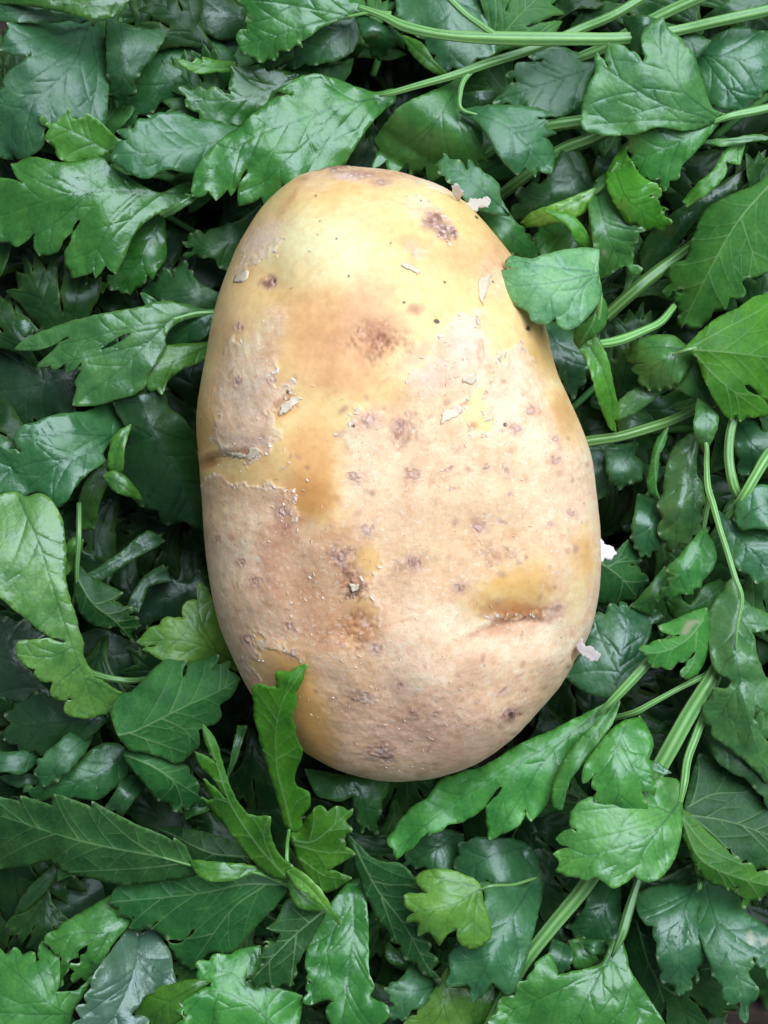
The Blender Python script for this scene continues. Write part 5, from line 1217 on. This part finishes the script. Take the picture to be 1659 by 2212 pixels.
# lenticels: round corky spots with a raised ring
LENT = [(772, 1039, 16), (883, 1032, 17), (1071, 1025, 14), (1090, 942, 14), (1125, 902, 14), (627, 1105, 17), (797, 1140, 15), (1016, 1136, 15), (577, 1244, 15), (801, 927, 18), (863, 935, 12), (1176, 1003, 14), (536, 845, 11), (607, 845, 11), (887, 1205, 18), (744, 1194, 16), (643, 1338, 14), (551, 1366, 14), (649, 1388, 13), (812, 1374, 14), (979, 1255, 13), (1181, 1305, 16), (860, 1454, 12), (1071, 1467, 12), (887, 1513, 14), (1089, 1519, 16), (830, 1600, 26), (789, 1478, 14), (931, 1513, 10), (536, 732, 12), (545, 1205, 12), (1208, 1108, 11), (1160, 1130, 9), (1030, 1020, 9), (960, 1020, 8), (1076, 1070, 7), (490, 1160, 9), (1175, 960, 10), (705, 1690, 10), (824, 427, 14), (600, 645, 13)]
for i, (cu, cv, r) in enumerate(LENT):
    m = (np.abs(u - cu) < r * 3) & (np.abs(v - cv) < r * 3)
    d = np.hypot((u[m] - cu), (v[m] - cv) * 1.15) / r + .9 * fnoise(u[m] / 8, v[m] / 8, 300 + i, 3)
    w = smooth(1.05, .35, d)
    ring = np.exp(-((d - .8) / .22) ** 2)
    col[m] = col[m] * (1 - .68 * w[:, None]) + C3(150, 108, 98)[None] * (.68 * w[:, None])
    hal = .35 * smooth(2.2, .8, d)[:, None]
    col[m] = col[m] * (1 - hal) + C3(206, 164, 140)[None] * hal
    col[m] = col[m] * (1 - .25 * ring[:, None]) + C3(220, 196, 180)[None] * (.25 * ring[:, None])
    core = smooth(.45, .1, d + .3 * vnoise(u[m] / 5, v[m] / 5, 7 + i))
    col[m] = col[m] * (1 - .6 * core[:, None]) + C3(222, 196, 190)[None] * (.6 * core[:, None])
    disp[m] += .08 * ring - .10 * w * (1 - core) + .10 * core
# crusty scabs: the big eye, the purple scab, the cap and the rough trail in the lower middle
for cu, cv, ru, rv, c1, c2, k, seed in ((815, 770, 62, 42, (160, 104, 76), (214, 166, 136), .8, 601), (930, 515, 40, 30, (140, 98, 86), (206, 170, 160), .85, 602), (958, 543, 26, 18, (128, 88, 84), (224, 204, 206), .9, 603),
                                        (715, 380, 60, 16, (140, 100, 86), (214, 190, 178), .8, 604), (760, 412, 46, 14, (186, 150, 134), (232, 212, 208), .8, 605), (770, 1250, 30, 34, (120, 72, 50), (206, 160, 130), .8, 606),
                                        (770, 1340, 70, 40, (168, 108, 66), (232, 206, 190), .65, 607), (750, 1195, 36, 26, (150, 104, 88), (214, 180, 166), .65, 608), (885, 1205, 44, 20, (158, 116, 104), (214, 184, 170), .6, 609),
                                        (785, 1470, 50, 26, (176, 138, 110), (236, 214, 200), .6, 610), (830, 1600, 50, 26, (150, 116, 100), (216, 188, 172), .65, 611), (1090, 1520, 40, 22, (132, 88, 66), (200, 160, 134), .75, 612),
                                        (600, 645, 24, 16, (140, 92, 74), (222, 190, 170), .75, 613), (870, 945, 44, 36, (170, 124, 106), (222, 190, 172), .55, 614), (900, 1530, 160, 60, (200, 158, 134), (226, 196, 176), .25, 615),
                                        (1045, 1185, 40, 28, (180, 132, 100), (226, 194, 172), .5, 616), (1095, 1312, 80, 16, (150, 90, 54), (208, 150, 100), .6, 617)):
    m = np.nonzero((np.abs(u - cu) < ru * 1.8) & (np.abs(v - cv) < rv * 1.8) & up_)[0]
    um, vm_ = u[m], v[m]
    d = np.hypot((um - cu) / ru, (vm_ - cv) / rv) + .8 * fnoise(um / 26, vm_ / 26, seed, 4)
    g = fnoise(um / 8, vm_ / 8, seed + 50, 4)
    w = k * smooth(1.2, .4, d) * smooth(-.35, .25, g)
    hi = k * smooth(1.2, .5, d) * smooth(.18, .42, fnoise(um / 7, vm_ / 7, seed + 90, 3))
    col[m] = col[m] * (1 - w[:, None]) + C3(*c1)[None] * w[:, None]
    col[m] = col[m] * (1 - hi[:, None]) + C3(*c2)[None] * hi[:, None]
    disp[m] += (g * .34 + hi * .10) * smooth(1.2, .5, d) * k
# dark soil specks
SPK = [(934, 730, 6.5), (1024, 491, 4.5), (1125, 729, 6), (869, 692, 3.5), (770, 938, 4.5), (1069, 933, 5), (771, 1255, 11), (735, 560, 3), (842, 570, 2.6), (905, 470, 3), (610, 640, 4.5), (950, 648, 3), (1050, 640, 2.5), (760, 640, 2.5), (700, 520, 2.2), (690, 460, 2.4), (1090, 1520, 8), (640, 870, 4)]
for i, (cu, cv, r) in enumerate(SPK):
    m = (np.abs(u - cu) < r * 3) & (np.abs(v - cv) < r * 3)
    d = np.hypot(u[m] - cu, v[m] - cv) / r + .5 * vnoise(u[m] / 5, v[m] / 5, 500 + i)
    w = smooth(1.1, .6, d)[:, None]
    col[m] = col[m] * (1 - .9 * w) + C3(62, 46, 44)[None] * .9 * w
# splits and creases
for line, dep, wid, rot_c in (([(976, 1368), (1000, 1355), (1039, 1338), (1098, 1326), (1140, 1325), (1168, 1331)], .26, 9, (150, 92, 54)),
                              ([(432, 1008), (460, 1000), (497, 991), (530, 990), (565, 987)], .40, 8, (158, 100, 52)),
                              ([(600, 905), (625, 890), (648, 870)], .35, 5, (160, 104, 70)),
                              ([(1020, 720), (1024, 780), (1020, 830)], .2, 4, (190, 150, 120)),
                              ([(945, 915), (975, 902), (1000, 890)], .3, 4, (180, 140, 120)),
                              ([(1240, 1440), (1225, 1400), (1235, 1370)], .35, 7, (196, 156, 104))):
    L = catmull(line, 6)
    d, t, sd = seg_dist(u, v, L)
    d = np.abs(d + 9 * fnoise(u / 22, v / 22, 77, 3))
    taper = np.sin(np.clip(t, .02, .98) * math.pi) ** .6
    w = np.exp(-(d / wid) ** 2) * taper
    disp -= dep * w
    disp += dep * .45 * np.exp(-((sd + wid * 1.6) / (wid * .9)) ** 2) * taper * (np.abs(sd) < wid * 5)
    wc = (np.exp(-(d / (wid * .8)) ** 2) * taper * .6)[:, None]
    col = col * (1 - wc) + C3(*rot_c)[None] * wc
# crater rim at the large eye
d = np.hypot((u - 815) / 48, (v - 770) / 36)
disp += .22 * np.exp(-((d - .85 + .6 * n_mid) / .2) ** 2) * (.4 + n_big + .5) - .22 * np.exp(-(d / .6) ** 2) + .25 * n_fin * np.exp(-d * d)
disp += .05 * n_mid * skin + .045 * n_fin * (0.3 + skin) + .08 * n_mid
Zm = Zm + (disp * topf.ravel()).reshape(Zm.shape) * np.clip(zn, 0, 1) ** .5
# outward displacement near the rim
RRd = disp.reshape(Zm.shape) * np.sqrt(np.clip(1 - zn ** 2, 0, 1)) * topf
U2 = U + RRd * MM / S * np.cos(TH); V2 = Vv + RRd * MM / S * np.sin(TH)
zz = Zm * MM
kx = S        # the tuber is laid out at its true size, not along the view
X = (U2 - W0 / 2) * kx; Y = (H0 / 2 - V2) * kx
PX0, PY0, PZ0 = (PC[0] - W0 / 2) * S, (H0 / 2 - PC[1]) * S, ZR - Hdn * MM
verts = np.stack([X.ravel() - PX0, Y.ravel() - PY0, zz.ravel() - PZ0], 1)
nr = len(phi)
top_i = len(verts); bot_i = top_i + 1
verts = np.vstack([verts, [[0, 0, float(zz[0].mean()) - PZ0]], [[0, 0, 0]]])
ii = np.arange(NS); jj = (ii + 1) % NS
quads = np.concatenate([np.stack([r * NS + ii, r * NS + jj, (r + 1) * NS + jj, (r + 1) * NS + ii], 1) for r in range(nr - 1)])
tris = [(top_i, int(j), int(i)) for i, j in zip(ii, jj)] + [(bot_i, int(i), int(j)) for i, j in zip((nr - 1) * NS + ii, (nr - 1) * NS + jj)]
faces = quads[:, ::1].tolist() + tris
me = bpy.data.meshes.new('potato')
me.from_pydata(verts.tolist(), [], faces)
import bmesh
bm_ = bmesh.new(); bm_.from_mesh(me); bmesh.ops.recalc_face_normals(bm_, faces=bm_.faces); bm_.to_mesh(me); bm_.free()
me.polygons.foreach_set('use_smooth', np.ones(len(me.polygons), bool))
cc = np.ones((len(verts), 4), np.float32)
lum_ = (col @ np.array([.3, .55, .15]))[:, None]
col = .88 * col + .12 * lum_ * np.array([1.10, .98, .84])[None]
col = col * np.array([1.13, .985, .96])[None] * .99
cc[:-2, :3] = np.clip(col, 0.005, .93); cc[:-2, 3] = skin
cc[-2] = cc[0]; cc[-1] = cc[-3]
at = me.attributes.new('col', 'FLOAT_COLOR', 'POINT'); at.data.foreach_set('color', cc.ravel())
me.materials.append(M_POT)
potato = link(bpy.data.objects.new('potato', me))
potato.location = (PX0, PY0, PZ0)
potato['label'] = 'large yellow potato with peeling patchy skin lying on the parsley'
potato['category'] = 'potato'

# --- loose flakes of skin still hanging on the tuber
zgrid_u, zgrid_v = U2[:NU], V2[:NU]


def pot_z(uu, vv):
    """surface height (mm) of the tuber over an (undistorted) overview position"""
    dx, dy = uu - PC[0], vv - PC[1]
    t = math.atan2(dy, dx) % (2 * math.pi)
    k = int(t / (2 * math.pi) * NS) % NS
    r = math.hypot(dx, dy) / R[k]
    if r >= 1: return ZR / MM
    i = min(NU - 1, max(0, int(math.asin(r) / (math.pi / 2) * NU) - 1))
    return float(Zm[i, k])


def flat_uv(uu, vv):
    """seen position -> position on the tuber's own plan"""
    z = pot_z(uu, vv)
    for _ in range(4):
        k = (ZC - z * MM) / DIST
        a, b = W0 / 2 + (uu - W0 / 2) * k, H0 / 2 + (vv - H0 / 2) * k
        z = pot_z(a, b)
    return a, b, z


def flake(pts, color=(.62, .52, .50), lift=(.15, .9), anchor=None, zfix=None, label=None, bend=0.0):
    c_ = np.array(pts, float).mean(0)
    pts = [tuple(c_ + (np.array(q) - c_) * flake_scale) for q in pts]
    out, _ = round_outline(pts, 3.5, 0)
    out = np.array(out)
    out += np.stack([vnoise(out[:, 0] * .3, out[:, 1] * .3, 11), vnoise(out[:, 0] * .3, out[:, 1] * .3, 12)], 1) * 7.0
    bx0, by0 = out.min(0); bx1, by1 = out.max(0)
    GX, GY = np.meshgrid(np.arange(bx0, bx1, 4.0), np.arange(by0, by1, 4.0))
    GX, GY = GX.ravel(), GY.ravel()
    d, _, _ = seg_dist(GX, GY, np.vstack([out, out[:1]]))
    ok = inside(GX, GY, out) & (d > 1.6)
    co = [Vector(p) for p in out] + [Vector((a, b)) for a, b in zip(GX[ok], GY[ok])]
    nb = len(out)
    r = delaunay_2d_cdt(co, [(i, (i + 1) % nb) for i in range(nb)], [], 0, 1e-3)
    vx = np.array([(q[0], q[1]) for q in r[0]]); fc = np.array([f for f in r[2]])
    cen = vx[fc].mean(1); fc = fc[inside(cen[:, 0], cen[:, 1], out)]
    an = np.array(anchor if anchor is not None else pts[0], float)
    L = max(np.hypot(*(out - an).T).max(), 1)
    V = []
    fit = None
    if zfix is None:
        sm = [(q[0] - an[0], q[1] - an[1], flat_uv(q[0], q[1])[2]) for q in vx]
        A_ = np.array([(1, a, b, a * a, a * b, b * b) for a, b, _ in sm]); fit = np.linalg.lstsq(A_, np.array([c for *_, c in sm]), rcond=None)[0]
        up0 = max(0.0, float(np.max(np.array([c for *_, c in sm]) - A_ @ fit)) * .6)
    for q in vx:
        s = math.hypot(q[0] - an[0], q[1] - an[1]) / L
        if zfix is None:
            a, b = q[0] - an[0], q[1] - an[1]
            z = float(np.dot(fit, (1, a, b, a * a, a * b, b * b))) + up0
        else:
            z = zfix[0] + (zfix[1] - zfix[0]) * s
        z += lift[0] + (lift[1] - lift[0]) * s ** 1.3 + bend * s * (1 - s) * 4 + .35 * float(vnoise(np.array([q[0] / 14]), np.array([q[1] / 14]), 5)[0])
        x, y = px_to_world(q[0], q[1], z * MM)
        V.append((x, y, z * MM))
    org = Vector(V[0])
    nzf = [np.cross(np.array(V[f[1]]) - V[f[0]], np.array(V[f[2]]) - V[f[0]])[2] for f in fc]
    fc = np.array([f if n_ > 0 else f[::-1] for f, n_ in zip(fc, nzf)])
    me = bpy.data.meshes.new('skin_flake')
    me.from_pydata([(a - org.x, b - org.y, c - org.z) for a, b, c in V], [], fc.tolist())
    me.polygons.foreach_set('use_smooth', np.ones(len(fc), bool))
    me.materials.append(M_FLK)
    ob = bpy.data.objects.new('skin_flake', me)
    ob.color = (*color, 1)
    sol = ob.modifiers.new('thickness', 'SOLIDIFY'); sol.thickness = .00009
    link(ob, potato)
    ob.location = org - potato.location
    if label: ob['label'] = label
    return ob


LIL = (.66, .56, .54); PNK = (.74, .58, .48); TAN = (.68, .54, .44)
flake_scale = 1.18
flake([(1240, 1362), (1252, 1375), (1262, 1392), (1278, 1398), (1292, 1412), (1286, 1424), (1268, 1420), (1255, 1410), (1246, 1398), (1221, 1387)], LIL, zfix=(44, 46), lift=(0, .6), anchor=(1228, 1380), label='pale lilac strip of skin sticking out at the lower right')
flake([(1280, 1165), (1288, 1158), (1298, 1166), (1303, 1174), (1318, 1180), (1326, 1192), (1318, 1205), (1305, 1203), (1298, 1211), (1288, 1200), (1272, 1190), (1266, 1180), (1272, 1168)], (0.85, 0.74, 0.77), zfix=(41, 40), lift=(0, 1.0), anchor=(1270, 1180), label='pale ragged flake sticking out at the right side')
flake_scale = 1.0
flake([(978, 400), (983, 393), (992, 402), (1000, 412), (996, 428), (990, 436), (984, 425), (976, 415)], (0.77, 0.67, 0.65), zfix=(43, 46), lift=(0, .5), anchor=(990, 436))
flake([(1012, 436), (1020, 428), (1036, 430), (1052, 424), (1060, 432), (1054, 446), (1040, 448), (1028, 456), (1016, 450), (1006, 442)], (0.67, 0.57, 0.49), zfix=(39, 38), lift=(0, .6), anchor=(1006, 445))
flake_scale = .85
flake([(1002, 815), (1012, 805), (1022, 800), (1032, 808), (1030, 826), (1020, 832), (1008, 830), (998, 822)], (.90, .70, .52), anchor=(1030, 812), lift=(0.05, 0.38))
flake([(945, 918), (955, 885), (975, 878), (995, 872), (1002, 880), (998, 892), (975, 905)], (.90, .70, .52), anchor=(965, 878), lift=(0.03, 0.21))
flake([(500, 610), (512, 590), (528, 580), (540, 588), (534, 602), (518, 610)], (.90, .70, .52), anchor=(535, 585), lift=(0.05, 0.34))
flake([(598, 902), (602, 880), (620, 862), (648, 852), (658, 858), (636, 878), (618, 892)], (.90, .70, .52), anchor=(645, 855), lift=(0.03, 0.30))
flake([(482, 978), (500, 975), (530, 982), (545, 965), (570, 975), (548, 994), (520, 992)], (.90, .70, .52), anchor=(535, 975), lift=(0.05, 0.27))
flake([(862, 572), (874, 566), (892, 574), (910, 586), (905, 598), (895, 588), (880, 580)], (.90, .70, .52), anchor=(885, 570), lift=(0.03, 0.30))
flake([(1032, 605), (1046, 592), (1064, 588), (1060, 610), (1050, 640), (1044, 668), (1034, 645)], (.90, .70, .52), anchor=(1062, 600), lift=(0.03, 0.23))
flake([(752, 1258), (764, 1262), (778, 1260), (774, 1276), (764, 1282), (756, 1270)], (.90, .70, .52), anchor=(760, 1262), lift=(0.05, 0.30))
flake([(472, 640), (478, 625), (486, 632), (482, 650), (476, 662)], (0.80, 0.70, 0.67), zfix=(36, 38), lift=(0, .4), anchor=(480, 655))

# more little curls where the skin is scuffed
# tiny curls and fibres of skin, too small to pick apart
V, F = [], []
CL = [(780, 1372, 40), (735, 1330, 30), (788, 1475, 36), (765, 1262, 24), (640, 1105, 26), (720, 375, 40), (830, 1600, 60), (560, 560, 50), (520, 980, 44), (1000, 830, 36), (1060, 1150, 60), (930, 1560, 120), (1240, 1200, 40), (660, 1200, 90)]
edge_i = np.nonzero((np.abs(sk) < 2.0) & (soft < 16) & up_ & (zn.ravel() > .35))[0]
EP = [(u[i_], v[i_]) for i_ in rng.choice(edge_i, 230)]
for k in range(520 + len(EP)):
    t = random.uniform(0, 2 * math.pi); r = math.sqrt(random.uniform(.02, .96))
    kk = int(t / (2 * math.pi) * NS) % NS
    uu, vv = PC[0] + math.cos(t) * r * R[kk], PC[1] + math.sin(t) * r * R[kk]
    if vv < 850 and random.random() < .85: continue
    if k > 260:
        c_ = random.choice(CL); uu, vv = random.gauss(c_[0], c_[2] * .6), random.gauss(c_[1], c_[2] * .6)
        if math.hypot((uu - 862) / 400, (vv - 1030) / 640) > .96: continue
    if k >= 520: uu, vv = EP[k - 520]
    z = pot_z(uu, vv)
    a = random.uniform(0, math.pi); ln = random.uniform(2.5, 8); w = random.uniform(.6, 1.5)
    if k >= 520: ln = random.uniform(4, 12); w = random.uniform(2, 5)
    if random.random() < .2: w *= 2.2; ln *= .8
    i0 = len(V)
    for s in (-1, 0, 1):
        lft = .05 + (.08 if s else .05) * random.uniform(.3, 1)
        for sg in (-1, 1):
            qx = uu + math.cos(a) * ln * s * .5 - math.sin(a) * w * sg * .5
            qy = vv + math.sin(a) * ln * s * .5 + math.cos(a) * w * sg * .5
            V.append(((qx - W0 / 2) * S - PX0, (H0 / 2 - qy) * S - PY0, (pot_z(qx, qy) + lft + .08 * sg) * MM - PZ0))
        a += random.uniform(-.4, .4)
    F += [(i0, i0 + 1, i0 + 3, i0 + 2), (i0 + 2, i0 + 3, i0 + 5, i0 + 4)]
me = bpy.data.meshes.new('skin_shreds')
me.from_pydata(V, [], F)
me.materials.append(M_FLK)
sh = bpy.data.objects.new('skin_shreds', me)
sh.color = (.86, .72, .60, 1)
link(sh, potato); sh['kind'] = 'stuff'

# ------------------------------------------------------------------ deep layers of the heap: one tangle nobody could count
GEN = [(-.03, 0), (-.10, .18), (-.28, .36), (-.50, .50), (-.58, .60), (-.46, .60), (-.51, .73), (-.40, .70), (-.38, .82), (-.28, .74), (-.15, .54), (-.22, .80), (-.27, .93), (-.16, .90), (-.12, 1.03), (-.04, .96), (0, 1.10),
       (.05, .96), (.13, 1.03), (.16, .90), (.28, .93), (.22, .78), (.15, .54), (.28, .74), (.37, .83), (.40, .70), (.52, .73), (.46, .60), (.59, .59), (.50, .48), (.28, .36), (.10, .18), (.03, 0)]
PROTO = []
for k in range(8):
    wx = [random.uniform(-.05, .05) for _ in range(4)]; nar = random.uniform(.75, 1.15); lean = random.uniform(-.15, .15)
    pts = [(829 + 240 * (x * nar + lean * y * y + random.uniform(-.012, .012)), 1106 + 120 - 240 * (y + random.uniform(-.012, .012))) for x, y in GEN]
    f = lambda x, y: (829 + 240 * (x * nar + lean * y * y), 1106 + 120 - 240 * y)
    ribs = [[f(0, 0), f(0, .35), f(0, .7), f(0, 1.05)], [f(0, .12), f(-.18, .42), f(-.42, .66)], [f(0, .12), f(.18, .42), f(.42, .66)]]
    PROTO.append(leaf(None, 'O', pts, ribs, z=(30, 30 + random.uniform(0, 3), 30 - random.uniform(0, 4)), e=(random.uniform(-3, 1), random.uniform(-3, 1)), col='g', wav=.8, sh=0, grid=13.0, raw=True))
V, F, D, MI = [], [], [], []
nv = 0


def add_fill(cx, cy, cz, size, rz, tilt, tdir, mi):
    global nv
    P, fc, d = random.choice(PROTO)
    P = P * size
    c, s = math.cos(rz), math.sin(rz)
    P = P @ np.array([[c, s, 0], [-s, c, 0], [0, 0, 1]])
    P[:, 2] += P[:, 0] * math.cos(tdir) * tilt + P[:, 1] * math.sin(tdir) * tilt
    P = P + np.array([cx, cy, cz])
    P[:, 2] = np.maximum(P[:, 2], .0010 + .0015 * random.random())
    V.append(P); F.append(fc + nv); D.append(d); MI.append(np.full(len(fc), mi)); nv += len(P)


for layer, (n, z0, z1, s0, s1) in enumerate(((230, .002, .006, 1.0, 1.5), (100, .008, .013, .9, 1.3), (150, .013, .0195, .75, 1.15), (70, .019, .0235, .6, .95))):
    for i in range(n):
        x, y = random.uniform(-.076, .076), random.uniform(-.096, .096)
        if x < -.056 and y > .066: continue          # bare corners of the table, as in the photograph
        if x > .046 and y < -.070: continue
        z = random.uniform(z0, z1)
        hol = math.hypot(x / .046, (y - .005) / .062)
        if layer == 3 and hol < 1.12: continue
        if hol < .8: z *= .35
        elif hol < .95: z *= .8
        dark = (x < -.015 and -.05 < y < .05) or (x < 0 and y < -.05 and random.random() < .6)  # shade left of the potato painted by the darkest leaf tone
        mi = 0 if (layer == 0 or dark) else random.choice((0, 1, 1, 2))  # bottom layer always darkest, shading the gaps by colour
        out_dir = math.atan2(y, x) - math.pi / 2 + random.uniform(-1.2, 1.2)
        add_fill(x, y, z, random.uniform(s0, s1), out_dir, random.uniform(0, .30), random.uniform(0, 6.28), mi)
V = np.vstack(V); F = np.vstack(F); D = np.vstack(D).astype(np.float32); MI = np.concatenate(MI)
# thin stalks among them
SV, SF = [], []
for k in range(46):
    x, y = random.uniform(-.072, .072), random.uniform(-.092, .092)
    if math.hypot(x / .046, y / .062) < .85: continue
    if (x < -.05 and y > .06) or (x > .04 and y < -.065): continue
    a = math.atan2(y, x) + random.uniform(-.8, .8); ln = random.uniform(.012, .026); rd = random.uniform(.0005, .0010); z = random.uniform(.010, .019); dz = random.uniform(-.25, .25); cv = random.uniform(-12, 12)
    i0 = len(V) + len(SV)
    for j in range(9):
        s = (j / 8 - .5) * ln; aa = a + cv * s
        c = np.array([x + math.cos(aa) * s, y + math.sin(aa) * s, z + dz * s - 12 * s * s])
        for q in range(10):
            t = 2 * math.pi * q / 10; rr = rd * (1 + .1 * math.cos(3 * t))
            SV.append(c + np.array([-math.sin(aa) * math.cos(t) * rr, math.cos(aa) * math.cos(t) * rr, math.sin(t) * rr]))
    for j in range(8):
        for q in range(10):
            a0_, a1_ = i0 + j * 10 + q, i0 + j * 10 + (q + 1) % 10
            SF.append((a0_, a1_, a1_ + 10, a0_ + 10))
me = bpy.data.meshes.new('parsley_leaves')
me.from_pydata(V.tolist() + [tuple(v_) for v_ in SV], [], F.tolist() + SF)
me.polygons.foreach_set('use_smooth', np.ones(len(F) + len(SF), bool))
at = me.attributes.new('dat', 'FLOAT_COLOR', 'POINT')
at.data.foreach_set('color', np.vstack([D, np.zeros((len(SV), 4), np.float32)]).ravel())
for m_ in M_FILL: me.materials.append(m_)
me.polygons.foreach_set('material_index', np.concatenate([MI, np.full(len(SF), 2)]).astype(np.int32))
fo = link(bpy.data.objects.new('parsley_leaves', me))
fo.color = (.046, .150, .038, 1)
fo['kind'] = 'stuff'; fo['label'] = 'dark tangle of parsley leaves deep in the heap'; fo['category'] = 'parsley'
sol = fo.modifiers.new('thickness', 'SOLIDIFY'); sol.thickness = .00012
print('leaves', LEAF_STATS, 'sprigs', len(SPRIGS))
